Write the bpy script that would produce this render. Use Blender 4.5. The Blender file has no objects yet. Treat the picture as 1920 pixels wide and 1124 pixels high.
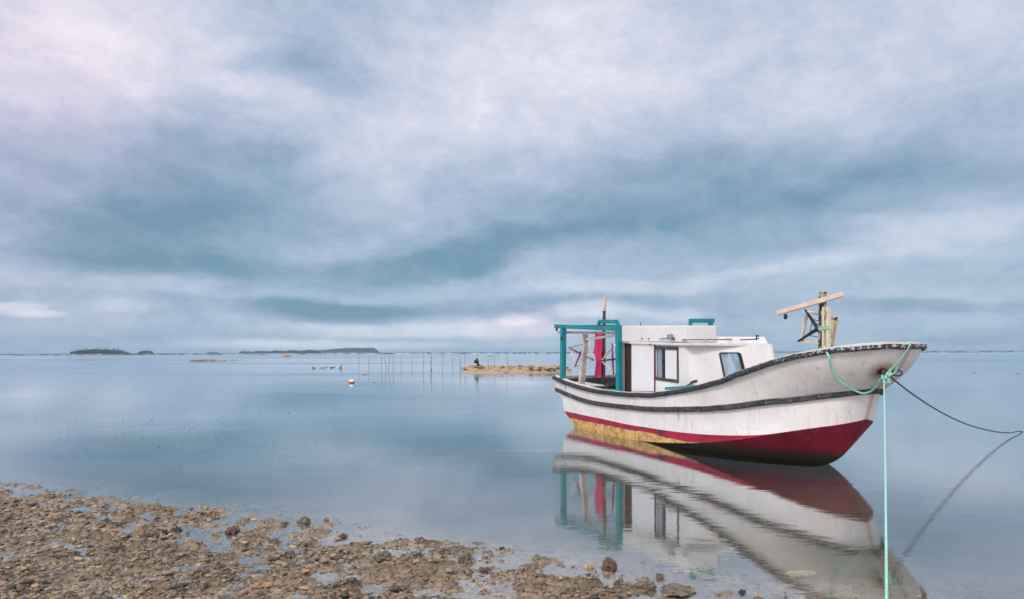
import bpy, math, random
import numpy as np
from mathutils import Vector, Matrix
from mathutils.geometry import tessellate_polygon
R = math.radians
rng = random.Random(7)
nr = np.random.RandomState(11)
sc = bpy.context.scene
col = sc.collection
F, H = 1300.0, 1.6            # focal length in photo pixels, eye height in metres

# ---------------------------------------------------------------- camera
cd = bpy.data.cameras.new('camera'); cam = bpy.data.objects.new('camera', cd); col.objects.link(cam)
cam.location = (0, 0, H)
cam.rotation_euler = (Matrix.Rotation(R(90), 3, 'X') @ Matrix.Rotation(R(-0.18), 3, 'Z')).to_euler()
cd.sensor_width = 36; cd.lens = F / 1920 * 36
cd.shift_y = 98.5 / 1920
cd.clip_start = 0.1; cd.clip_end = 30000
sc.camera = cam
sc.view_settings.view_transform = 'Standard'; sc.view_settings.look = 'None'
sc.view_settings.exposure = 0.0; sc.view_settings.gamma = 1.0
sc.view_settings.use_curve_mapping = False
sc.cycles.max_bounces = 8
sc.cycles.transparent_max_bounces = 12
sc.cycles.volume_bounces = 0

def hor(px): return 660.5 - (px - 960) * .0031
def lin(r, g, b):
    f = lambda c: (c / 255 / 12.92) if c / 255 <= .04045 else ((c / 255 + .055) / 1.055) ** 2.4
    return (f(r), f(g), f(b), 1)

# ---------------------------------------------------------------- node helper
class NT:
    def __init__(s, tree): s.t = tree; s.n = tree.nodes; s.l = tree.links
    def node(s, typ, **kw):
        n = s.n.new(typ)
        for k, v in kw.items(): setattr(n, k, v)
        return n
    def put(s, sock, v):
        if isinstance(v, bpy.types.NodeSocket): s.l.new(v, sock)
        elif v is not None: sock.default_value = v
    def math(s, op, a, b=None, c=None, clamp=False):
        n = s.node('ShaderNodeMath', operation=op, use_clamp=clamp)
        s.put(n.inputs[0], a)
        if b is not None: s.put(n.inputs[1], b)
        if c is not None: s.put(n.inputs[2], c)
        return n.outputs[0]
    def vmath(s, op, a, b=None, scale=None):
        n = s.node('ShaderNodeVectorMath', operation=op)
        s.put(n.inputs[0], a)
        if b is not None: s.put(n.inputs[1], b)
        if scale is not None: s.put(n.inputs['Scale'], scale)
        return n.outputs[0]
    def noise(s, vec, scale, detail=4, rough=.55, lac=2.0, dist=0, col=False):
        n = s.node('ShaderNodeTexNoise')
        s.put(n.inputs['Vector'], vec); n.inputs['Scale'].default_value = scale
        n.inputs['Detail'].default_value = detail; n.inputs['Roughness'].default_value = rough
        n.inputs['Lacunarity'].default_value = lac; n.inputs['Distortion'].default_value = dist
        return n.outputs['Color' if col else 'Fac']
    def mapping(s, vec, loc=(0, 0, 0), rot=(0, 0, 0), scale=(1, 1, 1), typ='POINT'):
        n = s.node('ShaderNodeMapping', vector_type=typ)
        s.put(n.inputs[0], vec); n.inputs['Location'].default_value = loc
        n.inputs['Rotation'].default_value = rot; n.inputs['Scale'].default_value = scale
        return n.outputs[0]
    def ramp(s, fac, stops, interp='LINEAR'):
        n = s.node('ShaderNodeValToRGB'); cr = n.color_ramp; cr.interpolation = interp
        while len(cr.elements) < len(stops): cr.elements.new(.5)
        for e, (p, c) in zip(cr.elements, stops): e.position = p; e.color = c
        s.put(n.inputs[0], fac); return n.outputs[0]
    def step(s, v, a, b, interp='SMOOTHSTEP', lo=0, hi=1):
        n = s.node('ShaderNodeMapRange', interpolation_type=interp)
        s.put(n.inputs[0], v); s.put(n.inputs[1], a); s.put(n.inputs[2], b)
        n.inputs[3].default_value = lo; n.inputs[4].default_value = hi
        return n.outputs[0]
    def mix(s, fac, a, b, mode='MIX'):
        n = s.node('ShaderNodeMix', data_type='RGBA', blend_type=mode)
        s.put(n.inputs[0], fac); s.put(n.inputs[6], a); s.put(n.inputs[7], b)
        return n.outputs[2]
    def sep(s, v):
        n = s.node('ShaderNodeSeparateXYZ'); s.put(n.inputs[0], v); return n.outputs
    def comb(s, x=0, y=0, z=0):
        n = s.node('ShaderNodeCombineXYZ'); s.put(n.inputs[0], x); s.put(n.inputs[1], y); s.put(n.inputs[2], z)
        return n.outputs[0]
    def bump(s, h, dist, strength=1.0, normal=None):
        n = s.node('ShaderNodeBump'); n.inputs['Strength'].default_value = strength
        n.inputs['Distance'].default_value = dist; s.put(n.inputs['Height'], h)
        if normal is not None: s.put(n.inputs['Normal'], normal)
        return n.outputs[0]

# ---------------------------------------------------------------- sky
SUN_EL, SUN_AZ = R(42), R(222)          # clockwise from +Y: behind the camera, to the left
w = bpy.data.worlds.new('World'); sc.world = w; w.use_nodes = True
t = NT(w.node_tree); t.n.clear()
sky = t.node('ShaderNodeTexSky', sky_type='NISHITA'); sky.sun_disc = False
sky.sun_elevation = SUN_EL; sky.sun_rotation = SUN_AZ; sky.air_density = 1.2; sky.dust_density = 2
co = t.node('ShaderNodeTexCoord').outputs['Generated']
x, y, z = t.sep(co)[:3]
az = t.math('ARCTAN2', x, y)
el = t.math('ARCSINE', z)
zz = t.math('ADD', t.math('MAXIMUM', z, 0), .09)
plane = t.comb(t.math('DIVIDE', x, zz), t.math('DIVIDE', y, zz), 0)      # a cloud deck overhead
ang = t.comb(az, el, 0)
w1 = t.noise(t.mapping(ang, loc=(3.1, 1.7, 0), scale=(1, 1.9, 1)), 3.2, 5, .55, col=True)
w2 = t.noise(plane, .9, 5, .6, col=True)
warp = t.vmath('ADD', t.vmath('SCALE', t.vmath('SUBTRACT', w1, (.5, .5, .5)), scale=.20),
               t.vmath('SCALE', t.vmath('SUBTRACT', w2, (.5, .5, .5)), scale=.07))
lowfade = t.step(el, .0, .22, 'LINEAR')
warp = t.vmath('MULTIPLY', warp, t.comb(1.0, t.math('ADD', t.math('MULTIPLY', lowfade, .72), .13), 0))
wang = t.vmath('ADD', ang, warp)
def blob(px, py, rx, ry, rot=0):
    a = math.atan((px - 960) / F); e = math.atan((660 - py) / F * math.cos(a))
    k = math.cos(a) ** 2
    m = t.mapping(wang, loc=(a, e, 0), rot=(0, 0, R(rot)), scale=(rx / F * k * 1.25, ry / F * math.cos(a) * 1.25, 1), typ='TEXTURE')
    g = t.node('ShaderNodeTexGradient', gradient_type='SPHERICAL'); t.put(g.inputs[0], m)
    return t.step(g.outputs['Fac'], 0, .85, 'SMOOTHERSTEP')
BL = [  # centre, radii in photo pixels seen from the beach, tilt, darkness
    (40, 110, 300, 190, 0, -.28), (300, 60, 300, 150, 0, -.28), (540, 190, 150, 80, 0, -.18), (1050, 110, 430, 190, 10, -.36),
    (700, 320, 260, 90, 8, -.20), (1380, 150, 360, 150, 15, -.12), (1650, 90, 300, 120, 0, -.14), (1870, 60, 180, 120, 0, -.12),
    (1760, 450, 330, 40, 8, -.18), (1150, 545, 420, 24, 4, -.17), (640, 648, 330, 14, 0, -.42), (830, 618, 330, 20, 0, -.34),
    (980, 603, 60, 11, 0, -.42), (1110, 590, 90, 16, 0, -.36), (1240, 590, 80, 14, 0, -.26), (28, 580, 75, 12, 0, -.32), (190, 582, 80, 14, 0, -.16),
    (90, 330, 120, 40, 0, -.16), (30, 440, 60, 90, 0, -.10), (1000, 430, 300, 40, 10, -.04), (250, 535, 330, 22, 0, -.14), (190, 300, 330, 120, -10, .18), (560, 360, 220, 80, -10, .12), (200, 430, 420, 110, 0, .12), (1600, 500, 330, 22, 3, -.10),
    (430, 290, 300, 110, -15, .18), (300, 410, 300, 90, -8, .20), (330, 488, 300, 34, 0, .26), (150, 470, 220, 60, 0, .10),
    (850, 485, 420, 42, 7, .42), (1000, 440, 460, 60, 8, .14), (1320, 360, 480, 80, 6, .28), (1650, 350, 420, 70, 3, .22), (1800, 250, 300, 80, 20, .08),
    (630, 578, 200, 28, 0, .46), (980, 574, 460, 24, 0, .24), (520, 88, 90, 60, 20, .20), (650, 120, 120, 60, -20, .16), (700, 20, 130, 40, 0, .10),
    (1500, 590, 300, 22, 0, .14), (1760, 580, 260, 18, 0, .22), (1820, 635, 330, 20, 0, .10), (60, 640, 420, 34, 0, .12), (1270, 50, 160, 60, 20, .08),
    (1350, 460, 400, 50, 6, .14), (1050, 430, 1100, 190, 5, .04), (330, 400, 460, 230, 0, .10),
]
D = None
for px, py, rx, ry, rot, s_ in BL:
    g = blob(px, py, rx, ry, rot)
    D = t.math('MULTIPLY_ADD', g, s_ * (.9 if s_ > 0 else .95), D if D is not None else .50)
n1 = t.noise(t.vmath('ADD', plane, (4.2, 9.3, 0)), .55, 8, .6, dist=.3)
n2 = t.noise(t.mapping(ang, rot=(0, 0, R(-9)), scale=(1, 2.6, 1)), 5.0, 8, .62, dist=.4)
n3 = t.noise(t.mapping(ang, rot=(0, 0, R(-6)), scale=(1, 1.5, 1)), 11.0, 6, .62, dist=.6)
D = t.math('ADD', D, t.math('MULTIPLY', t.math('SUBTRACT', n1, .5), .30))
D = t.math('ADD', D, t.math('MULTIPLY', t.math('SUBTRACT', n2, .5), .42))
D = t.math('ADD', D, t.math('MULTIPLY', t.math('SUBTRACT', n3, .5), .40))
n4 = t.noise(t.mapping(ang, rot=(0, 0, R(-10)), scale=(1, 1.7, 1)), 26.0, 6, .65, dist=.8)
D = t.math('ADD', D, t.math('MULTIPLY', t.math('SUBTRACT', n4, .5), .26))
n5 = t.noise(t.vmath('ADD', t.mapping(ang, rot=(0, 0, R(-12)), scale=(1, 1.5, 1)), t.vmath('SCALE', w1, scale=.05)), 58.0, 5, .7, dist=1.2)
D = t.math('ADD', D, t.math('MULTIPLY', t.math('SUBTRACT', n5, .5), .13))
D = t.math('ADD', D, t.step(el, .5, 1.1, lo=0, hi=-.30))                  # thinner cloud overhead
D = t.math('ADD', D, t.step(y, .1, -.6, lo=0, hi=-.25))                   # and behind, where the sun is
cc = t.ramp(D, [(0, lin(238, 238, 247)), (.2, lin(215, 218, 233)), (.45, lin(183, 196, 218)), (.68, lin(154, 175, 201)), (.88, lin(130, 159, 184)), (1.0, lin(115, 150, 174))])
pk = t.math('MAXIMUM', blob(-40, 200, 560, 560), blob(980, 603, 110, 30))
cc = t.mix(t.math('MULTIPLY', pk, .55), cc, t.mix(1.0, cc, (1.10, .93, .97, 1), 'MULTIPLY'))
low = t.step(el, .26, .08)
cc = t.mix(t.math('MULTIPLY', low, .6), cc, t.mix(1.0, cc, (.91, 1.02, 1.0, 1), 'MULTIPLY'))
b1 = t.node('ShaderNodeBackground'); t.put(b1.inputs[0], sky.outputs[0]); b1.inputs[1].default_value = .1
b2 = t.node('ShaderNodeBackground'); t.put(b2.inputs[0], cc)
t.put(b2.inputs[1], t.math('ADD', 1.05, t.math('ADD', t.step(el, .5, 1.2, lo=0, hi=.5), t.step(y, .0, -.8, lo=0, hi=.5))))
ms = t.node('ShaderNodeMixShader'); ms.inputs[0].default_value = .93
t.l.new(b1.outputs[0], ms.inputs[1]); t.l.new(b2.outputs[0], ms.inputs[2])
wo = t.node('ShaderNodeOutputWorld'); t.l.new(ms.outputs[0], wo.inputs[0])
w.cycles.sampling_method = 'MANUAL'; w.cycles.sample_map_resolution = 512

sd = bpy.data.lights.new('sun', 'SUN'); sd.energy = 2.0; sd.angle = R(14); sd.color = (1, .91, .84)
sun = bpy.data.objects.new('sun', sd); col.objects.link(sun)
sdir = Vector((math.sin(SUN_AZ) * math.cos(SUN_EL), math.cos(SUN_AZ) * math.cos(SUN_EL), math.sin(SUN_EL)))
sun.rotation_euler = sdir.to_track_quat('Z', 'Y').to_euler(); sun.location = sdir * 30

# ---------------------------------------------------------------- materials
MATS = {}
def new_mat(name):
    m = bpy.data.materials.new(name); m.use_nodes = True; MATS[name] = m
    t = NT(m.node_tree); p = m.node_tree.nodes['Principled BSDF']
    return m, t, p
def basic(name, c1, c2, rough=.6, scale=6, bump=.002, bscale=40, stretch=(1, 1, 1), lo=.35, hi=.65, speck=None, metal=0, dirt=None):
    m, t, p = new_mat(name)
    ob = t.node('ShaderNodeTexCoord').outputs['Object']
    v = t.mapping(ob, scale=stretch)
    f = t.step(t.noise(v, scale, 6, .6), lo, hi)
    c = t.mix(f, c1, c2)
    if dirt:
        c = t.mix(t.math('MULTIPLY', t.step(t.noise(v, scale * .35, 8, .7, dist=.5), .5, .72), dirt[1]), c, dirt[0])
    if speck:
        c = t.mix(t.step(t.noise(v, speck[1], 3, .6), speck[2], speck[2] + .04), c, speck[0])
    t.put(p.inputs['Base Color'], c); p.inputs['Roughness'].default_value = rough; p.inputs['Metallic'].default_value = metal
    if bump: t.put(p.inputs['Normal'], t.bump(t.noise(v, bscale, 5, .65), bump))
    return m
basic('white_paint', (.74, .685, .65, 1), (.81, .78, .75, 1), .5, 1.6, .004, 9, (1, 1, .45), dirt=((.48, .36, .25, 1), .55), speck=((.16, .12, .10, 1), 30, .71))
basic('roof_paint', (.72, .68, .65, 1), (.79, .77, .75, 1), .55, 2.2, .006, 12, dirt=((.40, .35, .30, 1), .8), speck=((.10, .09, .08, 1), 26, .70))
basic('ledge_paint', (.70, .66, .62, 1), (.80, .78, .75, 1), .6, 3, .004, 20, (1, 1, 3), dirt=((.40, .20, .10, 1), .8), speck=((.20, .12, .08, 1), 16, .66))
basic('rope_rust', (.30, .10, .05, 1), (.16, .06, .04, 1), .9, 30)
basic('teal_paint', (.002, .19, .22, 1), (.004, .26, .28, 1), .5, 5, .0015, 30, dirt=((.01, .11, .12, 1), .6), speck=((.55, .5, .42, 1), 30, .73))
basic('pale_wood', (.74, .52, .38, 1), (.82, .66, .52, 1), .8, 8, .002, 60, (1, 1, 1), dirt=((.40, .24, .16, 1), .5))
basic('grey_wood', (.46, .36, .32, 1), (.62, .54, .50, 1), .85, 10, .004, 50, dirt=((.13, .08, .06, 1), .9))
basic('dark_wood', (.045, .03, .03, 1), (.09, .06, .055, 1), .8, 9, .003, 50)
basic('mast_wood', (.05, .025, .025, 1), (.13, .07, .06, 1), .8, 9, .003, 50)
basic('brown_board', (.035, .014, .011, 1), (.07, .027, .02, 1), .75, 5, .002, 40, (1, 1, .2))
basic('maroon_paint', (.14, .012, .03, 1), (.22, .02, .04, 1), .7, 9)
basic('purple_rod', (.13, .01, .05, 1), (.20, .02, .08, 1), .6, 9)
basic('black_rod', (.008, .012, .03, 1), (.02, .03, .05, 1), .5, 9)
basic('magenta_cloth', (.52, .02, .10, 1), (.66, .035, .15, 1), .85, 4, .004, 14, (1, 1, .4))
basic('frame_grey', (.035, .035, .04, 1), (.07, .07, .075, 1), .5, 9)
basic('curtain', (.46, .43, .45, 1), (.66, .64, .66, 1), .9, 3, 0, 30, (12, 12, .3))
basic('white_board', (.74, .73, .74, 1), (.80, .79, .80, 1), .5, 1)
basic('deck_grey', (.20, .19, .18, 1), (.34, .32, .30, 1), .8, 5, .003, 30)
basic('dark_inside', (.03, .028, .028, 1), (.06, .055, .05, 1), .8, 4)
basic('black_gear', (.012, .012, .014, 1), (.03, .028, .028, 1), .6, 10)
basic('green_rope', (.26, .62, .45, 1), (.46, .80, .64, 1), .6, 60, .002, 160)
basic('dark_rope', (.03, .05, .055, 1), (.07, .09, .09, 1), .8, 60, .001, 160)
basic('stake_wood', (.20, .13, .11, 1), (.32, .21, .18, 1), .9, 10)
basic('orange_hull', (.50, .21, .11, 1), (.62, .30, .16, 1), .5, 2)
basic('buoy_white', (.78, .74, .70, 1), (.82, .80, .78, 1), .5, 2)
basic('buoy_orange', (.36, .11, .03, 1), (.45, .16, .05, 1), .7, 6)
basic('coral_tan', (.33, .22, .14, 1), (.52, .36, .22, 1), .9, 3.0, .05, 7, dirt=((.10, .075, .04, 1), .9))
basic('olive_weed', (.07, .055, .02, 1), (.17, .12, .05, 1), .9, 5, .05, 10)
basic('stump_dark', (.018, .016, .014, 1), (.05, .042, .035, 1), .8, 6, .03, 8)
basic('island_trees', (.012, .045, .03, 1), (.03, .08, .05, 1), .9, .08, 0)
basic('island_sand', (.10, .10, .07, 1), (.2, .19, .14, 1), .9, .05, 0)
basic('reef_dark', (.04, .04, .035, 1), (.08, .075, .06, 1), .9, .5, 0)
basic('surf_white', (.62, .62, .64, 1), (.75, .75, .78, 1), .8, .5, 0)
basic('sandbar', (.20, .12, .08, 1), (.36, .24, .17, 1), .9, .6, .02, 3)
basic('weed_dark', (.015, .03, .03, 1), (.03, .05, .05, 1), .7, 5, 0)
for i_, (c1, c2) in enumerate([((.17, .07, .05, 1), (.09, .045, .04, 1)), ((.38, .23, .11, 1), (.26, .15, .08, 1)), ((.10, .08, .045, 1), (.22, .165, .11, 1)),
                               ((.02, .022, .03, 1), (.04, .045, .055, 1)), ((.50, .38, .24, 1), (.36, .26, .15, 1))]):
    basic(['coral_red', 'coral_orange', 'coral_olive', 'coral_black', 'coral_cream'][i_], c1, c2, .6, 30, .008, 60, dirt=((.06, .045, .035, 1), .6))

def yellow_plank():
    m, t, p = new_mat('worn_plank')
    ob = t.node('ShaderNodeTexCoord').outputs['Object']
    v = t.mapping(ob, scale=(1, 1, .22))
    c = t.mix(t.step(t.noise(v, 8, 5), .4, .6), (.72, .58, .32, 1), (.78, .68, .50, 1))
    c = t.mix(t.step(t.noise(v, 22, 4, .6), .60, .66), c, (.10, .045, .03, 1))
    t.put(p.inputs['Base Color'], c); p.inputs['Roughness'].default_value = .8
    t.put(p.inputs['Normal'], t.bump(t.noise(v, 50, 5), .003))
yellow_plank()
def green_post():
    m, t, p = new_mat('flaking_post')
    ob = t.node('ShaderNodeTexCoord').outputs['Object']
    v = t.mapping(ob, scale=(1, 1, .4))
    c = t.mix(t.step(t.noise(v, 9, 5), .45, .55), (.05, .06, .05, 1), (.05, .03, .03, 1))
    c = t.mix(t.step(t.noise(v, 15, 5, .6), .53, .57), c, (.38, .42, .26, 1))
    c = t.mix(t.step(t.noise(v, 28, 5, .6), .58, .62), c, (.55, .40, .36, 1))
    t.put(p.inputs['Base Color'], c); p.inputs['Roughness'].default_value = .8
    t.put(p.inputs['Normal'], t.bump(t.noise(v, 40, 5), .004))
green_post()
def rail_black():
    # black rubber-like rail whose paint is flaked to white towards the bow (local x is distance from midships)
    m, t, p = new_mat('rail_black')
    ob = t.node('ShaderNodeTexCoord').outputs['Object']
    px = t.sep(ob)[0]; pz = t.sep(ob)[2]
    c = t.mix(t.step(t.noise(ob, 14, 5), .4, .6), (.022, .021, .023, 1), (.055, .052, .052, 1))
    wear = t.step(px, -.5, -3.6, 'LINEAR', lo=.66, hi=.525)
    nz_ = t.sep(t.node('ShaderNodeNewGeometry').outputs['Normal'])[2]
    wear = t.math('SUBTRACT', wear, t.math('MULTIPLY', t.math('MULTIPLY', t.math('MAXIMUM', nz_, -.25), .22), t.step(px, -.5, -3.0, 'LINEAR')))
    fl = t.math('SUBTRACT', t.noise(ob, 26, 6, .75, dist=.4), wear)
    c = t.mix(t.step(fl, 0, .02), c, (.55, .52, .50, 1))
    c = t.mix(t.step(t.noise(ob, 34, 4, .6), .66, .70), c, (.34, .24, .17, 1))
    t.put(p.inputs['Base Color'], c); p.inputs['Roughness'].default_value = .6
    t.put(p.inputs['Normal'], t.bump(t.noise(ob, 24, 6, .7), .012))
rail_black()
def wale_black():
    m, t, p = new_mat('wale_black')
    ob = t.node('ShaderNodeTexCoord').outputs['Object']
    c = t.mix(t.step(t.noise(ob, 10, 5), .4, .6), (.022, .021, .023, 1), (.06, .056, .056, 1))
    c = t.mix(t.step(t.noise(ob, 30, 5, .75), .60, .63), c, (.42, .39, .36, 1))
    c = t.mix(t.step(t.noise(ob, 12, 5, .65), .66, .70), c, (.05, .09, .075, 1))
    t.put(p.inputs['Base Color'], c); p.inputs['Roughness'].default_value = .6
    t.put(p.inputs['Normal'], t.bump(t.noise(ob, 24, 6, .7), .008))
wale_black()
def hull_white():
    m, t, p = new_mat('hull_white')
    ob = t.node('ShaderNodeTexCoord').outputs['Object']
    px, py, pz = t.sep(ob)[:3]
    c = t.mix(t.step(t.noise(t.mapping(ob, scale=(1, 1, 2)), 1.3, 5), .4, .6), (.76, .70, .67, 1), (.82, .77, .745, 1))
    st = t.noise(t.mapping(ob, scale=(9, 9, .7)), 1.6, 6, .65)
    c = t.mix(t.math('MULTIPLY', t.step(st, .52, .72), .35), c, (.45, .36, .28, 1))          # run-down stains
    c = t.mix(t.math('MULTIPLY', t.step(t.noise(ob, 2.5, 8, .7), .52, .75), .4), c, (.50, .46, .42, 1))
    c = t.mix(t.step(t.noise(ob, 44, 3, .5), .735, .76), c, (.22, .17, .14, 1))
    # fine hairline cracks
    vo = t.node('ShaderNodeTexVoronoi', feature='DISTANCE_TO_EDGE'); t.put(vo.inputs['Vector'], t.vmath('ADD', ob, t.vmath('SCALE', t.noise(ob, 5, 3, col=True), scale=.3)))
    vo.inputs['Scale'].default_value = 2.2
    ck = t.math('MULTIPLY', t.step(vo.outputs['Distance'], .012, .004), t.step(t.noise(ob, 1.7, 3), .58, .66))
    c = t.mix(t.math('MULTIPLY', ck, .22), c, (.25, .2, .18, 1))
    # rust: hawse hole near the stem and the streak below it, a bolt amidships
    def spot(cx, cy, cz, sx, sy, sz):
        mm = t.mapping(t.vmath('ADD', ob, t.vmath('SCALE', t.vmath('SUBTRACT', t.noise(ob, 9, 4, col=True), (.5, .5, .5)), scale=.07)),
                       loc=(cx, cy, cz), scale=(sx, sy, sz), typ='TEXTURE')
        g = t.node('ShaderNodeTexGradient', gradient_type='SPHERICAL'); t.put(g.inputs[0], mm); return g.outputs['Fac']
    r1 = spot(HAWSE[0], HAWSE[1], HAWSE[2], .24, .24, .20)
    c = t.mix(t.math('MULTIPLY', t.step(r1, .0, .9), .95), c, (.33, .12, .06, 1))
    c = t.mix(t.step(r1, .62, .85), c, (.035, .012, .01, 1))
    c = t.mix(t.math('MULTIPLY', t.step(t.noise(t.mapping(ob, scale=(5, 5, .5)), 3.1, 5, .7), .60, .70), .5), c, (.50, .33, .20, 1))
    c = t.mix(t.step(t.noise(t.mapping(ob, scale=(1, 1, 2)), 17, 5, .75), .705, .73), c, (.36, .33, .31, 1))
    for bx, by, bz in BOLTS:
        r2 = spot(bx, by, bz - .06, .05, .12, .16)
        c = t.mix(t.math('MULTIPLY', t.step(r2, .1, .9), .75), c, (.42, .20, .10, 1))
    ax = t.math('ABSOLUTE', t.math('ADD', py, t.math('MULTIPLY', t.math('SUBTRACT', t.noise(ob, 6, 3), .5), .05)))
    sk = t.math('MULTIPLY', t.step(ax, .075, .015), t.step(px, -2.9, -3.0))
    c = t.mix(t.math('MULTIPLY', sk, .55), c, (.42, .21, .15, 1))
    t.put(p.inputs['Base Color'], c); p.inputs['Roughness'].default_value = .42
    t.put(p.inputs['Normal'], t.bump(t.noise(t.mapping(ob, scale=(.7, .7, 1.2)), 3.2, 5, .5), .012))
def antifoul():
    m, t, p = new_mat('antifoul')
    ob = t.node('ShaderNodeTexCoord').outputs['Object']
    uv = t.node('ShaderNodeUVMap').outputs[0]; u, v = t.sep(uv)[:2]      # u: metres aft of the tip; v 0..1 side strake, 1..2 bottom
    c = t.mix(t.step(t.noise(ob, 3, 6), .35, .65), (.27, .005, .028, 1), (.40, .010, .046, 1))
    c = t.mix(t.step(v, 1.0, 1.03), c, t.mix(1.0, c, (.62, .7, .7, 1), 'MULTIPLY'))  # underside shading below the chine, painted into the bottom's red
    nz = t.math('SUBTRACT', t.noise(ob, 7, 6, .65), .5)
    edge = t.math('ADD', t.step(u, 4.3, 2.9, 'LINEAR', lo=.34, hi=1.05), t.math('MULTIPLY', nz, .28))
    ymask = t.step(t.math('SUBTRACT', v, edge), 0, .03)
    ymask = t.math('MULTIPLY', ymask, t.step(v, 1.06, 1.02))
    yc = t.mix(t.step(t.noise(ob, 9, 7, .7), .38, .6), (.60, .33, .08, 1), (.68, .46, .19, 1))
    yc = t.mix(t.step(t.noise(t.mapping(ob, scale=(1, 1, .3)), 16, 5, .65), .60, .68), yc, (.16, .055, .03, 1))
    yc = t.mix(t.math('MULTIPLY', t.step(t.noise(ob, 5, 5, .65), .46, .62), .75), yc, (.36, .17, .05, 1))
    yc = t.mix(t.step(t.noise(ob, 20, 5, .75), .58, .62), yc, (.20, .03, .035, 1))
    c = t.mix(ymask, c, yc)
    pt = t.math('MULTIPLY', t.step(t.noise(t.mapping(ob, scale=(1, 1, 2)), 3.4, 3, .5), .60, .63), t.step(v, .42, .3))
    c = t.mix(pt, c, (.045, .04, .035, 1))
    zl = t.math('ADD', t.sep(ob)[2], t.math('MULTIPLY', nz, .14))
    c = t.mix(t.step(zl, .16, .06), c, (.035, .022, .014, 1), ) if False else c
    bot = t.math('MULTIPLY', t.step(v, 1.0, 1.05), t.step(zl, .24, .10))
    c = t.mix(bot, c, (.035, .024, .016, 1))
    c = t.mix(t.step(zl, .0, -.05), c, (.045, .035, .018, 1))
    c = t.mix(t.math('MULTIPLY', t.step(t.noise(t.mapping(ob, scale=(1, 1, 2.5)), 24, 3, .6), .70, .73), .8), c, (.55, .45, .42, 1))
    t.put(p.inputs['Base Color'], c); p.inputs['Roughness'].default_value = .6
    t.put(p.inputs['Normal'], t.bump(t.noise(ob, 12, 6, .65), .012))
    return m

def glass():
    m, t, p = new_mat('window_glass')
    t.n.remove(p)
    g = t.node('ShaderNodeBsdfGlossy'); g.inputs['Roughness'].default_value = .06; g.inputs['Color'].default_value = (.8, .85, .9, 1)
    tr = t.node('ShaderNodeBsdfTransparent'); tr.inputs[0].default_value = (.92, .94, .96, 1)
    mx = t.node('ShaderNodeMixShader'); fr = t.node('ShaderNodeFresnel'); fr.inputs[0].default_value = 1.6
    mx.inputs[0].default_value = .2; t.l.new(tr.outputs[0], mx.inputs[1]); t.l.new(g.outputs[0], mx.inputs[2])
    t.l.new(mx.outputs[0], m.node_tree.nodes['Material Output'].inputs[0])
glass()

def water_mat():
    m, t, p = new_mat('water')
    t.n.remove(p)
    geo = t.node('ShaderNodeNewGeometry'); pos = geo.outputs['Position']
    big = t.noise(t.mapping(pos, scale=(.35, 1, 1)), .06, 4, .6)
    patch = t.step(big, .38, .62, lo=.35, hi=1.3)
    h1 = t.noise(t.mapping(pos, rot=(0, 0, R(6)), scale=(.6, 1.3, 1)), 7.5, 3, .5)
    h2 = t.noise(t.mapping(pos, rot=(0, 0, R(-8)), scale=(.6, 1.4, 1)), 24.0, 3, .55)
    hh = t.math('ADD', t.math('MULTIPLY', h1, 1.0), t.math('MULTIPLY', h2, .22))
    rip = t.math('MULTIPLY', t.noise(t.mapping(pos, rot=(0, 0, R(4)), scale=(.25, 2.2, 1)), 3.0, 2, .5), t.step(t.noise(t.mapping(pos, scale=(.4, 1, 1)), .35, 3), .50, .62))
    b = t.bump(t.math('ADD', t.math('MULTIPLY', hh, patch), t.math('MULTIPLY', rip, 1.6)), .0016)
    dt = t.node('ShaderNodeVectorMath', operation='DOT_PRODUCT'); t.put(dt.inputs[0], b); t.put(dt.inputs[1], geo.outputs['Incoming'])
    fres = t.math('MULTIPLY_ADD', t.math('POWER', t.math('SUBTRACT', 1.0, t.math('ABSOLUTE', dt.outputs['Value']), clamp=True), 3.0), .90, .10)
    g = t.node('ShaderNodeBsdfGlossy'); g.inputs['Color'].default_value = (.92, .97, 1.0, 1); t.put(g.inputs['Normal'], b)
    band = t.noise(t.mapping(pos, scale=(.25, 1, 1)), .035, 4, .6)
    far = t.step(t.sep(pos)[1], 22, 60)
    t.put(g.inputs['Roughness'], t.math('ADD', .015, t.math('MULTIPLY', far, t.step(band, .46, .6, lo=0, hi=.16))))
    yy = t.math('ADD', t.sep(pos)[1], t.math('MULTIPLY', t.math('SUBTRACT', t.noise(t.mapping(pos, scale=(.2, 1, 1)), .01, 4), .5), 120))
    ruf = t.math('MULTIPLY', t.step(yy, 165, 195), t.step(yy, 900, 600))
    t.put(g.inputs['Roughness'], t.math('ADD', g.inputs['Roughness'].links[0].from_socket, t.math('MULTIPLY', ruf, .07)))
    tr = t.node('ShaderNodeBsdfTransparent'); tr.inputs[0].default_value = (.93, .97, .95, 1)
    mx = t.node('ShaderNodeMixShader'); t.l.new(fres, mx.inputs[0]); t.l.new(tr.outputs[0], mx.inputs[1]); t.l.new(g.outputs[0], mx.inputs[2])
    t.l.new(mx.outputs[0], m.node_tree.nodes['Material Output'].inputs[0])
water_mat()
def sea_mat():
    m, t, p = new_mat('open_sea')
    pos = t.node('ShaderNodeNewGeometry').outputs['Position']
    c = t.mix(t.step(t.noise(t.mapping(pos, scale=(.3, 1, 1)), .02, 5), .35, .65), (.02, .08, .11, 1), (.05, .13, .17, 1))
    c = t.mix(t.step(t.noise(t.mapping(pos, scale=(.4, 1, 1)), .05, 4), .66, .70), c, (.6, .62, .64, 1))
    t.put(p.inputs['Base Color'], c); p.inputs['Roughness'].default_value = .8; p.inputs['IOR'].default_value = 1.1
sea_mat()
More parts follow.
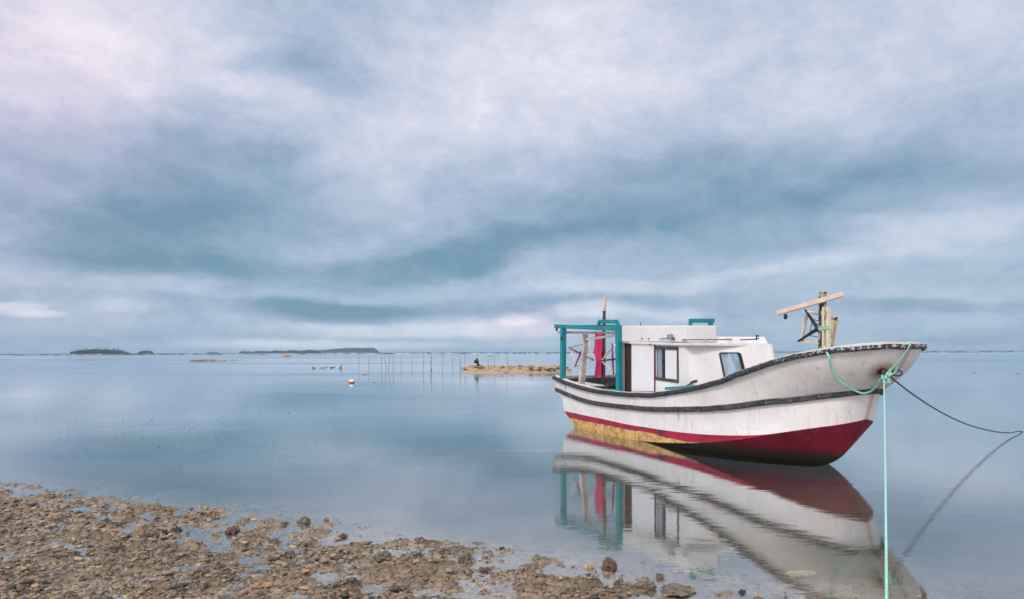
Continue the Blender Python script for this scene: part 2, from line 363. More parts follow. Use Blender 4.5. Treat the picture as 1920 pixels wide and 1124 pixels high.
def ground_mat():
    m, t, p = new_mat('mud')
    pos = t.node('ShaderNodeNewGeometry').outputs['Position']; pz = t.sep(pos)[2]
    c = t.mix(t.step(t.noise(pos, 5, 7, .65), .35, .65), (.34, .25, .175, 1), (.54, .40, .285, 1))
    c = t.mix(t.step(t.noise(pos, 30, 6, .75), .49, .62), c, (.085, .062, .038, 1))
    c = t.mix(t.math('MULTIPLY', t.step(t.noise(pos, 1.2, 4, .6), .45, .7), .5), c, (.13, .11, .05, 1))
    c = t.mix(t.step(t.noise(pos, 60, 4, .6), .66, .70), c, (.42, .30, .20, 1))
    deep = t.mix(t.step(t.noise(pos, 1.1, 6, .65), .35, .65), (.115, .085, .042, 1), (.20, .15, .08, 1))
    bed = t.step(t.noise(t.mapping(pos, scale=(.16, .42, 1)), 1.0, 5, .6), .44, .58)
    deep = t.mix(t.math('MULTIPLY', bed, t.step(t.sep(pos)[1], 8.5, 12)), deep, (.035, .085, .085, 1))
    deep = t.mix(t.math('MULTIPLY', t.step(t.noise(pos, 9, 5, .7), .56, .66), .6), deep, (.22, .18, .12, 1))
    c = t.mix(t.step(pz, -.025, -.11), c, deep)
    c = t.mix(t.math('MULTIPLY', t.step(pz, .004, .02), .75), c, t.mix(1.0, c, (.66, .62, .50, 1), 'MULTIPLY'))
    t.put(p.inputs['Base Color'], c)
    t.put(p.inputs['Roughness'], t.step(pz, .004, .03, lo=.28, hi=.62))
    t.put(p.inputs['Normal'], t.bump(t.noise(pos, 55, 7, .75), .022))
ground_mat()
def rubble_mat():
    m, t, p = new_mat('rubble')
    pos = t.node('ShaderNodeNewGeometry').outputs['Position']
    at = t.node('ShaderNodeAttribute', attribute_name='tint').outputs['Fac']
    c = t.ramp(at, [(0, (.05, .042, .025, 1)), (.2, (.12, .095, .06, 1)), (.42, (.25, .18, .12, 1)), (.68, (.42, .31, .21, 1)), (.88, (.56, .42, .27, 1)), (.95, (.55, .31, .12, 1)), (1, (.70, .60, .48, 1))])
    c = t.mix(t.math('MULTIPLY', t.step(t.noise(pos, 60, 6, .7), .47, .66), .8), c, (.085, .062, .042, 1))
    t.put(p.inputs['Base Color'], c); p.inputs['Roughness'].default_value = .6
    t.put(p.inputs['Normal'], t.bump(t.noise(pos, 90, 6, .75), .010))
rubble_mat()

# ---------------------------------------------------------------- mesh helper
WM = {}      # world matrices of what has been built
class MB:
    def __init__(s): s.v = []; s.f = []; s.m = []; s.uv = []
    def add(s, vs, fs, mi=0, uvs=None):
        b = len(s.v); s.v += [tuple(map(float, q)) for q in vs]; s.f += [tuple(b + i for i in f) for f in fs]; s.m += [mi] * len(fs)
        s.uv += list(uvs) if uvs is not None else [(0, 0)] * len(vs)
    def grid(s, P, mi=0, close=False, uvs=None):
        P = np.asarray(P); n, k = P.shape[:2]
        fs = []
        for i in range(n - 1):
            for j in range(k if close else k - 1):
                j2 = (j + 1) % k
                fs.append((i * k + j, i * k + j2, (i + 1) * k + j2, (i + 1) * k + j))
        s.add(P.reshape(-1, 3), fs, mi, None if uvs is None else np.asarray(uvs).reshape(-1, 2))
    def bar(s, p0, p1, w_, h_, up=(0, 0, 1), taper=1.0, mi=0):
        p0 = Vector(p0); p1 = Vector(p1); d_ = (p1 - p0).normalized(); up = Vector(up)
        if abs(d_.dot(up)) > .98: up = Vector((BX.x, BX.y, 0))
        sx = d_.cross(up).normalized(); sy = sx.cross(d_).normalized()
        vs = []
        for p, k in ((p0, 1), (p1, taper)):
            for a_, b_ in ((-1, -1), (1, -1), (1, 1), (-1, 1)): vs.append(p + sx * a_ * w_ / 2 * k + sy * b_ * h_ / 2 * k)
        s.add(vs, [(0, 3, 2, 1), (4, 5, 6, 7), (0, 1, 5, 4), (1, 2, 6, 5), (2, 3, 7, 6), (3, 0, 4, 7)], mi)
    def box6(s, pts, mi=0):     # 4 bottom then 4 top
        s.add(pts, [(0, 3, 2, 1), (4, 5, 6, 7), (0, 1, 5, 4), (1, 2, 6, 5), (2, 3, 7, 6), (3, 0, 4, 7)], mi)
    def tube(s, pts, r, n=8, mi=0, cap=True):
        pts = [Vector(p) for p in pts]; N = len(pts); rs = r if hasattr(r, '__len__') else [r] * N
        rows = []; nrm = None
        for i, p in enumerate(pts):
            d_ = (pts[min(i + 1, N - 1)] - pts[max(i - 1, 0)])
            if d_.length < 1e-9: d_ = Vector((0, 0, 1))
            d_.normalize()
            if nrm is None: nrm = d_.orthogonal().normalized()
            else:
                nrm = nrm - d_ * nrm.dot(d_)
                nrm = nrm.normalized() if nrm.length > 1e-6 else d_.orthogonal().normalized()
            bn = d_.cross(nrm)
            rows.append([p + (nrm * math.cos(2 * math.pi * j / n) + bn * math.sin(2 * math.pi * j / n)) * rs[i] for j in range(n)])
        s.grid([[tuple(q) for q in row] for row in rows], mi, close=True)
        if cap:
            b = len(s.v) - N * n
            s.f.append(tuple(b + j for j in range(n))[::-1]); s.f.append(tuple(b + (N - 1) * n + j for j in range(n))); s.m += [mi, mi]
    def plate(s, outer, holes, fn, th, mi=0):
        """outer/holes: 2-D outlines; fn(u, v, w) -> world point; a plate of thickness th with real openings"""
        loops = [outer] + holes
        flat = [q for lp in loops for q in lp]
        tri = tessellate_polygon([[Vector((q[0], q[1], 0)) for q in lp] for lp in loops])
        n = len(flat)
        vs = [fn(q[0], q[1], 0) for q in flat] + [fn(q[0], q[1], th) for q in flat]
        fs = [tuple(f) for f in tri] + [tuple(n + i for i in f[::-1]) for f in tri]
        b = 0
        for lp in loops:
            k = len(lp)
            for i in range(k): fs.append((b + i, b + (i + 1) % k, n + b + (i + 1) % k, n + b + i))
            b += k
        s.add(vs, fs, mi)
    def build(s, name, mats, parent=None, loc=None, smooth=False, bevel=0, recalc=True):
        me = bpy.data.meshes.new(name)
        WMm = WM.get(parent.name, None) if parent is not None else None
        M = WMm.inverted() if parent is not None else Matrix.Translation(-Vector(loc or (0, 0, 0)))
        vs = np.array(s.v); vs = vs @ np.array(M.to_3x3()).T + np.array(M.translation)
        me.from_pydata(vs.tolist(), [], s.f)
        for m in (mats if isinstance(mats, (list, tuple)) else [mats]): me.materials.append(MATS[m])
        me.polygons.foreach_set('material_index', s.m)
        if np.abs(np.array(s.uv, float)).max() > 0:
            ul = me.uv_layers.new(name='UVMap'); li = np.zeros(len(me.loops), int); me.loops.foreach_get('vertex_index', li)
            ul.data.foreach_set('uv', np.array(s.uv, float)[li].ravel())
        if smooth: me.polygons.foreach_set('use_smooth', [True] * len(s.f))
        if recalc:
            import bmesh
            bm = bmesh.new(); bm.from_mesh(me); bmesh.ops.recalc_face_normals(bm, faces=bm.faces); bm.to_mesh(me); bm.free()
        me.update()
        o = bpy.data.objects.new(name, me); col.objects.link(o)
        WM[o.name] = WMm if parent is not None else Matrix.Translation(Vector(loc or (0, 0, 0)))
        if parent is not None: o.parent = parent
        else: o.location = loc or (0, 0, 0)
        if bevel:
            b = o.modifiers.new('edge', 'BEVEL'); b.width = bevel; b.segments = 2; b.limit_method = 'ANGLE'
        return o
def tag(o, label=None, cat=None, group=None, kind=None):
    if label: o['label'] = label
    if cat: o['category'] = cat
    if group: o['group'] = group
    if kind: o['kind'] = kind
    return o
def empty(name, loc, label, cat, group=None, rz=0):
    o = bpy.data.objects.new(name, None); col.objects.link(o); o.location = loc; o.rotation_euler = (0, 0, rz); o.empty_display_size = .2
    WM[o.name] = Matrix.Translation(Vector(loc)) @ Matrix.Rotation(rz, 4, 'Z')
    return tag(o, label, cat, group)
def crom(P, N=None, s=None):
    P = np.array(P, float); tt = np.r_[0, np.cumsum(np.linalg.norm(np.diff(P, axis=0), axis=1))]
    m = np.gradient(P, tt, axis=0)
    q = np.linspace(0, tt[-1], N); i = np.clip(np.searchsorted(tt, q, side='right') - 1, 0, len(tt) - 2)
    h = (tt[i + 1] - tt[i])[:, None]; u = (q - tt[i])[:, None] / h
    return (2*u**3 - 3*u**2 + 1) * P[i] + (u**3 - 2*u**2 + u) * h * m[i] + (-2*u**3 + 3*u**2) * P[i + 1] + (u**3 - u**2) * h * m[i + 1]

# value noise on arrays
def vnoise(x, y, seed=0):
    def hsh(i, j):
        n = (i.astype(np.int64) * 374761393 + j.astype(np.int64) * 668265263 + seed * 974634777) & 0x7fffffff
        n = ((n ^ (n >> 13)) * 1274126177) & 0x7fffffff
        return ((n ^ (n >> 16)) & 0xffff) / 65535.0
    xi = np.floor(x); yi = np.floor(y); fx = x - xi; fy = y - yi
    fx = fx * fx * (3 - 2 * fx); fy = fy * fy * (3 - 2 * fy)
    return (hsh(xi, yi) * (1 - fx) + hsh(xi + 1, yi) * fx) * (1 - fy) + (hsh(xi, yi + 1) * (1 - fx) + hsh(xi + 1, yi + 1) * fx) * fy
def fbm(x, y, oct=5, seed=0, gain=.5):
    s_ = 0; a = 1; n = 0
    for k in range(oct):
        s_ = s_ + a * vnoise(x * 2**k + 17.3 * k, y * 2**k + 5.1 * k, seed + k); n += a; a *= gain
    return s_ / n

# ---------------------------------------------------------------- ground and sea
def at(px, py, Y): return Vector(((px - 960) / F * Y, Y, H - (py - hor(px)) / F * Y))
def onwater(px, py, zz=0.0):
    Y = F * (H - zz) / (py - hor(px)); return at(px, py, Y)
SH = [onwater(px, py) for px, py in [(-300, 908), (0, 919), (150, 928), (300, 941), (480, 967), (640, 990), (760, 1015), (900, 1041), (1050, 1069), (1200, 1093), (1350, 1116), (1500, 1132), (1750, 1160)]]
SHX = np.array([p.x for p in SH]); SHY = np.array([p.y for p in SH])
def ground_z(X, Y):
    ys = np.interp(X, SHX, SHY)
    s_ = (ys - Y) + (fbm(X * .9, Y * .9, 3, 5) - .5) * .9        # metres inland, with a wandering edge
    base = np.where(s_ > 0, .012 * s_, .035 * s_)
    base = np.maximum(base, -.42 + .05 * (fbm(X * .25, Y * .25, 3, 9) - .5))
    base = np.minimum(base, .10)
    wx = X + .10 * fbm(X * 9, Y * 9, 3, 71); wy = Y + .10 * fbm(X * 9, Y * 9, 3, 72)
    n = fbm(wx * 5.5, wy * 8, 5, 21, .62) - .515 + .03 * np.clip(s_, -1, 1.2)
    rid = 1 - np.abs(2 * fbm(wx * 24, wy * 34, 3, 33, .6) - 1)
    lumps = .17 * np.maximum(n, 0) ** .8 * (.55 + .45 * rid) + .018 * np.minimum(n, 0)
    lumps = lumps + .030 * (rid - .85) * np.clip(n * 8 + .3, 0, 1)
    fade = np.clip(1 + s_ / .7, 0, 1)
    return np.where(base < 0, np.maximum(base * 1.7, -.42), base * .40) - .011 + lumps * fade
gx = np.r_[-9000, -3000, -800, -200, -60, -25, -14, np.arange(-8.6, 3.6, .017), np.arange(4, 14, 1.0), 25, 60, 200, 800, 3000, 9000]
gy = np.r_[-300, -50, -10, 0, 2, 3, np.arange(3.6, 8.8, .015), np.arange(9, 30, 1.0), 40, 60, 100, 200, 500, 1500, 4000, 9000]
GX, GY = np.meshgrid(gx, gy)
GZ = ground_z(GX, GY)
def grid_obj(name, X, Y, Z, m):
    n, k = X.shape; me = bpy.data.meshes.new(name)
    vs = np.stack([X, Y, Z], -1).reshape(-1, 3)
    i = np.arange((n - 1) * (k - 1)); r_ = i // (k - 1); c_ = i % (k - 1); a = r_ * k + c_
    fs = np.stack([a, a + 1, a + k + 1, a + k], -1)
    me.vertices.add(len(vs)); me.vertices.foreach_set('co', vs.ravel())
    me.loops.add(fs.size); me.loops.foreach_set('vertex_index', fs.ravel().astype(np.int32))
    me.polygons.add(len(fs)); me.polygons.foreach_set('loop_start', np.arange(0, fs.size, 4, dtype=np.int32))
    me.polygons.foreach_set('use_smooth', [True] * len(fs)); me.update(calc_edges=True); me.validate()
    me.materials.append(MATS[m]); o = bpy.data.objects.new(name, me); col.objects.link(o); return o
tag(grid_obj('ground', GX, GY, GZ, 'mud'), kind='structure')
wb = MB(); wb.add([(-9000, -300, 0), (9000, -300, 0), (9000, 8800, 0), (-9000, 8800, 0)], [(0, 1, 2, 3)])
tag(wb.build('water', 'water', recalc=False), kind='structure')

wb = MB(); rows = []
for i in range(61):
    X_ = -9000 + 300 * i; y0_ = 880 + 60 * math.sin(i * 1.3) + 40 * math.sin(i * 3.1)
    rows.append([(X_, y0_, -.02), (X_, y0_ + 60, .12), (X_, 8800, .12)])
wb.grid(rows); tag(wb.build('open_sea', 'open_sea'), kind='structure')
# rubble: a mass of broken coral nobody could count
def ico(sub):
    import bmesh
    bm = bmesh.new(); bmesh.ops.create_icosphere(bm, subdivisions=sub, radius=1)
    v = np.array([q.co[:] for q in bm.verts]); f = np.array([[q.index for q in fc.verts] for fc in bm.faces]); bm.free(); return v, f
IV, IF = ico(2)
IV3, IF3 = ico(3)
def rockshape(seed, V, amp=.45, freq=1.6):
    r = np.random.RandomState(seed); o = r.rand(3) * 50
    n = fbm(V[:, 0] * freq + o[0] + V[:, 2] * .7, V[:, 1] * freq + o[1] - V[:, 2] * .9, 3, seed)
    n2 = vnoise(V[:, 0] * 4 + o[2] + V[:, 2] * 3, V[:, 1] * 4 + V[:, 2] * 2, seed + 5)
    return V * (1 + amp * (n - .5) * 2 + .45 * (n2 - .5))[:, None]
shapes = [rockshape(100 + i, IV, .75, 2.4) for i in range(18)]
def rubble():
    N = 28000; V = []; Fc = []; T = []; cnt = 0
    X = nr.uniform(-7.5, 3.2, 400000); Y = nr.uniform(3.7, 8.8, 400000)
    s_ = np.interp(X, SHX, SHY) - Y + (fbm(X * .9, Y * .9, 3, 5) - .5) * .9
    clump = fbm(X * 2.0, Y * 2.6, 3, 55)
    pr = np.where(s_ < -.8, 0, np.where(s_ < -.15, .03, np.minimum(1, .14 + .6 * (s_ + .15)))) * np.where(clump > .5, 1, .35)
    ok = (np.abs(X) < .80 * Y + .2) & (nr.rand(len(X)) < pr)
    pts = np.stack([X, Y, s_], -1)[ok][:N]
    P = np.array(pts); gz = ground_z(P[:, 0], P[:, 1])
    for i, (X, Y, s_) in enumerate(pts):
        sz = .003 + .0050 * nr.gamma(1.3, .9)
        if nr.rand() < .02: sz *= 1.7
        sz = min(sz, .034)
        sh = shapes[nr.randint(len(shapes))]; a = nr.rand() * 6.28
        ca, sa = math.cos(a), math.sin(a)
        q = sh * np.array([sz * nr.uniform(.8, 1.7), sz * nr.uniform(.7, 1.2), sz * nr.uniform(.28, .65)])
        q = np.stack([q[:, 0] * ca - q[:, 1] * sa, q[:, 0] * sa + q[:, 1] * ca, q[:, 2]], -1) + np.array([X, Y, max(gz[i], -.02) + sz * .1])
        V.append(q); Fc.append(IF + cnt); cnt += len(q); T.append(np.full(len(IF), nr.beta(2.2, 2.4) if nr.rand() > .05 else nr.uniform(.85, 1)))
    V = np.concatenate(V); Fc = np.concatenate(Fc); T = np.concatenate(T)
    me = bpy.data.meshes.new('coral_rubble')
    me.vertices.add(len(V)); me.vertices.foreach_set('co', V.ravel())
    me.loops.add(Fc.size); me.loops.foreach_set('vertex_index', Fc.ravel().astype(np.int32))
    me.polygons.add(len(Fc)); me.polygons.foreach_set('loop_start', np.arange(0, Fc.size, 3, dtype=np.int32))
    me.update(calc_edges=True)
    at_ = me.attributes.new('tint', 'FLOAT', 'FACE'); at_.data.foreach_set('value', T.astype(np.float32))
    me.materials.append(MATS['rubble']); o = bpy.data.objects.new('coral_rubble', me); col.objects.link(o)
    tag(o, 'broken coral rubble strewn over the wet brown mud of the beach', 'rubble', kind='stuff')
rubble()

# single pieces one can point at on the beach
def rock(px, py, wpx, hpx, m, label, cat, name='coral_rock', group=None, seed=0, amp=.6, flat=1.0):
    c = onwater(px, py); k = c.y / F
    wpx *= .74; hpx *= .76; s_ = rockshape(seed, IV3, amp + .25, 2.6)
    n3_ = vnoise(IV3[:, 0] * 6 + seed, IV3[:, 1] * 6 + IV3[:, 2] * 5, seed + 9)
    s_ = s_ * (1 + .35 * (n3_ - .5))[:, None]
    q = s_ * np.array([wpx * k / 2, wpx * k / 2 * .8, hpx * k * .62]) + np.array([c.x, c.y, hpx * k * .22])
    b = MB(); b.add(q, IF3); o = b.build(name, m, loc=(c.x, c.y, 0), smooth=False, recalc=False)
    return tag(o, label, cat, group)
rock(1143, 1066, 38, 24, 'coral_red', 'dark red knobbly coral rock alone at the waterline below the boat', 'coral', seed=3)
rock(435, 999, 34, 17, 'coral_red', 'rusty red coral rock left of the water puddle on the beach', 'coral', seed=4)
rock(906, 1071, 26, 10, 'coral_red', 'flat reddish coral piece in the shallow pools near mid beach', 'coral', seed=5)
rock(280, 1006, 44, 13, 'coral_red', 'long dark maroon coral slab beside the two black stones', 'coral', seed=6)
rock(308, 1004, 12, 16, 'coral_black', 'small upright blue-black stone between two dark coral lumps', 'stone', name='stone', seed=7)
rock(330, 999, 20, 14, 'coral_black', 'black jagged stone at the right end of the maroon slab', 'stone', name='stone', seed=8)
rock(143, 1000, 16, 16, 'coral_orange', 'orange upright shell-like coral chunk on the left beach', 'coral', seed=9)
rock(124, 1001, 22, 10, 'coral_black', 'black flat stone touching the orange coral chunk', 'stone', name='stone', seed=10)
rock(176, 995, 20, 9, 'coral_cream', 'cream coral piece right of the orange coral chunk', 'coral', seed=11)
rock(198, 989, 22, 10, 'coral_olive', 'olive coral lump behind the cream coral piece', 'coral', seed=12)
rock(160, 988, 14, 9, 'coral_olive', 'small dark olive coral lump left of its olive neighbour', 'coral', seed=13)
rock(176, 1068, 30, 9, 'coral_cream', 'pale ring-shaped coral flat on the left rubble', 'coral', seed=14)
rock(570, 981, 26, 16, 'coral_olive', 'brown-olive coral lump sticking out furthest from the beach', 'coral', seed=15)
rock(611, 976, 12, 7, 'coral_olive', 'tiny brown stone alone in the water off the beach edge', 'stone', name='stone', seed=16)
rock(643, 1008, 24, 10, 'coral_red', 'reddish-brown coral pair at the water edge in mid beach', 'coral', seed=17)
rock(788, 1020, 34, 18, 'coral_olive', 'large brown branching coral clump at the shore edge', 'coral', seed=18)
rock(712, 1052, 44, 24, 'coral_olive', 'wide olive-brown coral heap in the middle pools', 'coral', seed=19)
rock(870, 1053, 34, 22, 'coral_olive', 'brown coral heap left of the flat reddish piece', 'coral', seed=20)
rock(484, 1104, 42, 18, 'coral_orange', 'big ochre boulder at the bottom of the beach', 'coral', seed=21)
rock(804, 1082, 56, 22, 'coral_olive', 'broad coral slab with dark underside near the bottom edge', 'coral', seed=22)
rock(541, 1045, 26, 20, 'coral_olive', 'dark green coral block with a pale top in mid beach', 'coral', seed=23)
rock(834, 1085, 14, 10, 'coral_orange', 'ochre pebble at the right end of the broad coral slab', 'coral', seed=24)
rock(1103, 1064, 18, 12, 'coral_cream', 'cream coral nodule left of the dark red coral rock', 'coral', seed=25)
rock(1236, 1084, 16, 14, 'coral_olive', 'square-topped brown stone at the right end of the beach pools', 'stone', name='stone', seed=26)
rock(1212, 1104, 36, 22, 'coral_olive', 'dark coral clump below the square-topped stone', 'coral', seed=27)
rock(1160, 1098, 24, 18, 'coral_olive', 'rounded grey-brown coral below the dark red rock', 'coral', seed=28)
rock(1110, 1092, 24, 16, 'coral_olive', 'rounded brown coral below the cream nodule', 'coral', seed=29)
rock(993, 1072, 40, 16, 'coral_olive', 'greyish coral heap right of the flat reddish piece', 'coral', seed=30)
rock(940, 1031, 12, 8, 'coral_black', 'dark green pebble in open shallow water off the beach', 'stone', name='stone', seed=31)
rock(1390, 1112, 14, 9, 'coral_black', 'small black stone at the far right tip of the beach', 'stone', name='stone', seed=32)
rock(215, 1036, 40, 26, 'coral_olive', 'dark brown coral mound in the middle of the left beach', 'coral', seed=33)
rock(412, 1072, 28, 20, 'coral_red', 'brown-red block of coral near the bottom left third', 'coral', seed=34)
rock(1268, 1110, 70, 14, 'coral_olive', 'low brown coral ridge at the bottom edge under the boat reflection', 'coral', seed=35)

for px, py, wx_, lb in [(1485, 1076, 26, 'pale coral piece lying under the shallow water below the bow'), (1507, 1074, 30, 'longer pale coral piece under the water beside the other pale one')]:
    c = onwater(px, py, -.03); k_ = c.y / F; b = MB(); b.add(rockshape(int(px), IV3, .7, 2.6) * np.array([wx_ * k_ / 2, wx_ * k_ / 3, .018]) + np.array([c.x, c.y, -.035]), IF3)
    tag(b.build('coral_rock', 'coral_cream', loc=c, recalc=False), lb, 'coral')
for px, py, lb in [(1830, 661.8, 'tiny brown rock near the horizon right of the bow'), (1826, 698.5, 'brown rock in open water above the sagging anchor line'), (1908, 700.5, 'brown rock in open water at the far right edge')]:
    c = onwater(px, py + 1.0); k_ = c.y / F; b = MB(); b.add(rockshape(int(px) + 3, IV) * np.array([3.6 * k_, 3 * k_, 1.3 * k_]) + np.array([c.x, c.y, 0]), IF)
    tag(b.build('stone', 'sandbar', loc=c, recalc=False), lb, 'stone')
# ---------------------------------------------------------------- the boat
T0 = Vector((5.05, 8.6)); AD = Vector((.42, -.9075)); AN = Vector((.9075, .42))
BX = Vector((-.42, .9075, 0))
def B(a, o, z): q = T0 - AD * a - AN * o; return Vector((q.x, q.y, z))
def onb(px, py, o):       # point of the boat's lengthwise plane o = const met by the line of sight (px, py)
    k = (px - 960) / F; b = T0 - AN * o
    a = (b.x - k * b.y) / (AD.x - k * AD.y); Y = (b - AD * a).y
    return B(a, o, H - (py - hor(px)) * Y / F)
def aof(px, o):
    k = (px - 960) / F; b = T0 - AN * o; return (b.x - k * b.y) / (AD.x - k * AD.y)
boat = empty('fishing_boat', B(4, 0, 0), 'white wooden fishing boat with crimson bottom and turquoise posts, moored in the shallows', 'boat', rz=math.atan2(BX.y, BX.x))
def loc3(a, o, z): return (a - 4, o, z)
HAWSE = loc3(.42, .13, 1.25); BOLTS = [loc3(3.5, .97, .60), loc3(7.45, .83, .88)]
sheer = [(.12, 0, 1.693), (.17, .25, 1.693), (.30, .50, 1.686), (.50, .70, 1.66), (.72, .80, 1.63), (1.0, .885, 1.578), (1.48, .949, 1.468), (1.96, .978, 1.333),
         (2.57, .991, 1.15), (3.05, .991, 1.048), (3.47, .985, .977), (4.06, .973, .894), (4.65, .955, .853), (5.51, .926, .837), (6.47, .895, .874), (7.4, .872, .97), (7.93, .86, 1.06)]
wale = [(.62, 0, 1.078), (.655, .15, 1.07), (.76, .32, 1.045), (1.02, .49, 1.0), (1.38, .65, .93), (1.73, .775, .876), (2.23, .881, .789), (2.76, .937, .717), (3.44, .959, .656), (4.23, .951, .601),
        (4.97, .928, .581), (5.67, .898, .571), (6.58, .861, .595), (7.48, .826, .70), (7.93, .81, .765)]
red = [(.74, 0, .69), (.79, .17, .655), (.92, .36, .61), (1.1, .49, .567), (1.38, .635, .50), (1.75, .761, .416), (2.25, .862, .352), (2.66, .908, .318), (3.21, .928, .287), (3.75, .93, .27),
       (4.35, .915, .263), (5.06, .892, .258), (5.93, .857, .278), (6.7, .819, .288), (7.66, .76, .30)]
chine = [(.745, 0, .68), (.795, .169, .645), (.925, .358, .60), (1.105, .487, .557), (1.383, .631, .49), (1.753, .757, .405), (2.25, .859, .288), (2.66, .908, .212), (3.22, .92, .13), (3.76, .915, .067), (4.37, .898, .015),
         (5.1, .875, -.02), (5.9, .84, -.05), (6.6, .80, -.07), (7.10, .76, -.06)]
keel = [(.76, 0, .665), (.79, 0, .60), (.84, 0, .50), (.96, 0, .34), (1.08, 0, .18), (1.25, 0, .05), (1.5, 0, -.05), (2.0, 0, -.12), (2.8, 0, -.17), (4, 0, -.19), (5.5, 0, -.19), (7.0, 0, -.17), (7.05, 0, -.16)]
NU = 110
def dens(P): return crom(P, 500)
def fit_u(P):          # resample with more stations near the bow
    c = dens(P); u = np.linspace(0, 1, NU) ** 1.5; d_ = np.r_[0, np.cumsum(np.linalg.norm(np.diff(c, axis=0), axis=1))]; d_ /= d_[-1]
    return np.stack([np.interp(u, d_, c[:, k]) for k in range(3)], -1)
cS, cW, cR, cC, cK = map(fit_u, (sheer, wale, red, chine, keel))
cW2 = cW.copy(); cW2[:, 0] = np.where(cW2[:, 0] > 6.5, 6.5 + (cW2[:, 0] - 6.5) * (7.72 - 6.5) / (7.93 - 6.5), cW2[:, 0]); cW2[:, 1] -= .012
def strip(c0, c1, n, bulge=0.0):   # rows between two lengthwise curves; negative bulge hollows the flare at the bow
    rows = []
    for j in range(n + 1):
        v = j / n; pw_ = 1 + .9 * np.clip(1 - c0[:, 0] / 2.8, 0, 1) ** 1.8 * (bulge > .025); vp = v ** pw_
        q = c0 * (1 - v) + c1 * v; q[:, :2] = c0[:, :2] * (1 - vp)[:, None] + c1[:, :2] * vp[:, None]
        k = np.exp(-((q[:, 0] - 2.1) / .9) ** 2) * 4 * v * (1 - v) * bulge
        q = q.copy(); ofs = np.minimum(k, q[:, 1] * .5); q[:, 1] -= ofs; rows.append(q)
    return rows
def tow(rows, sgn):
    return [[tuple(B(a, o * sgn, z)) for a, o, z in row] for row in rows]
HR = tow(strip(cS, cW, 40, .03) + strip(cW, cR, 12, .02), 1)
def hullpt(px, py, out=.02):
    """point on the near topside met by the line of sight, found on the lofted surface"""
    Q = np.array(HR).reshape(-1, 3); X = Q[:, 0] / Q[:, 1] * F + 960; Yp = hor(X) + F * (H - Q[:, 2]) / Q[:, 1]
    d_ = np.sqrt((X - px)**2 + (Yp - py)**2); i = np.argsort(d_)[:4]; w_ = 1 / (d_[i] + .5)
    return at(px, py, float((Q[i, 1] * w_).sum() / w_.sum()) - out - .02)
h_ = hullpt(1653, 697, -.02); v_ = Vector((h_.x, h_.y)) - T0
HAWSE = loc3(-v_.dot(AD), -v_.dot(AN), h_.z)
hull_white(); antifoul()
hull = MB()
for sgn in (1, -1):
    hull.grid(tow(strip(cS, cW, 18, .03), sgn), 0)
    hull.grid(tow([cW, cW2], sgn), 0); hull.grid(tow(strip(cW2, cR, 6, .02), sgn), 0)
    r1 = strip(cR, cC, 4); hull.grid(tow(r1, sgn), 1, uvs=[[(a, j / 4) for a, o, z in row] for j, row in enumerate(r1)])
    r2 = []
    for j in range(9):
        v = j / 8; q = cC * (1 - v) + cK * v; q = q.copy(); q[:, 2] -= .10 * 4 * v * (1 - v) * np.clip((q[:, 0] - .8) / 1.5, 0, 1); r2.append(q)
    hull.grid(tow(r2, sgn), 1, uvs=[[(a, 1.04 + j / 8) for a, o, z in row] for j, row in enumerate(r2)])
ho = hull.build('hull', ['hull_white', 'antifoul'], boat, smooth=True)
# transom
tr = MB()
S_, W_, V_, R_, C_ = [c[-1] for c in (cS, cW, cW2, cR, cC)]
tr.grid([[tuple(B(q[0], q[1] * s_, q[2])) for s_ in np.linspace(1, -1, 9)] for q in (S_, W_, V_, R_)], 0)
tr.grid([[tuple(B(q[0], q[1] * s_, q[2] - (0 if q is R_ else .14 * (1 - abs(s_))))) for s_ in np.linspace(1, -1, 9)] for q in (R_, C_)], 1)
tr.build('transom', ['hull_white', 'antifoul'], boat)
def offs(c):          # outward plan normals
    d_ = np.gradient(c[:, :2], axis=0); n_ = np.stack([-d_[:, 1], d_[:, 0]], -1); n_ /= np.linalg.norm(n_, axis=1)[:, None]
    n_[n_[:, 1] < 0] *= -1; return n_
def sweep(c, sec, name, m, parent, jitter=0, both=True, smooth=False):
    full = np.concatenate([c[::-1], (c * np.array([1, -1, 1]))[1:]])
    d_ = np.gradient(full[:, :2], axis=0); n_ = np.stack([d_[:, 1], -d_[:, 0]], -1); n_ /= np.maximum(np.linalg.norm(n_, axis=1), 1e-9)[:, None]
    if n_[5, 1] < 0: n_ = -n_
    rows = []
    for i, (q, nn) in enumerate(zip(full, n_)):
        jx = (vnoise(np.array([i * .37]), np.array([3.0]), 4)[0] - .5) * jitter; jz = (vnoise(np.array([i * .45]), np.array([9.0]), 8)[0] - .5) * jitter
        rows.append([tuple(B(q[0] + nn[0] * (u + (jx if u > 0 else 0)), q[1] + nn[1] * (u + (jx if u > 0 else 0)), q[2] + v + jz)) for u, v in sec])
    b = MB(); b.grid(rows, 0, close=True)
    k = len(sec); b.f.append(tuple(range(k))); b.f.append(tuple(len(rows) * k - k + i for i in range(k))); b.m += [0, 0]
    return b.build(name, m, parent, smooth=smooth)
sweep(cS, [(-.005, -.075), (.038, -.07), (.048, -.045), (.048, -.008), (.036, .006), (-.005, .010)], 'rub_rail', 'rail_black', boat, .014)
sweep(cS, [(-.13, -.03), (-.009, -.03), (-.009, .014), (-.06, .018), (-.13, .012)], 'cap_rail', 'white_paint', boat, .006)
sweep(cW, [(-.01, -.045), (.028, -.042), (.040, -.03), (.040, .028), (.028, .040), (-.01, .046)], 'rubbing_strake', 'wale_black', boat, .006)
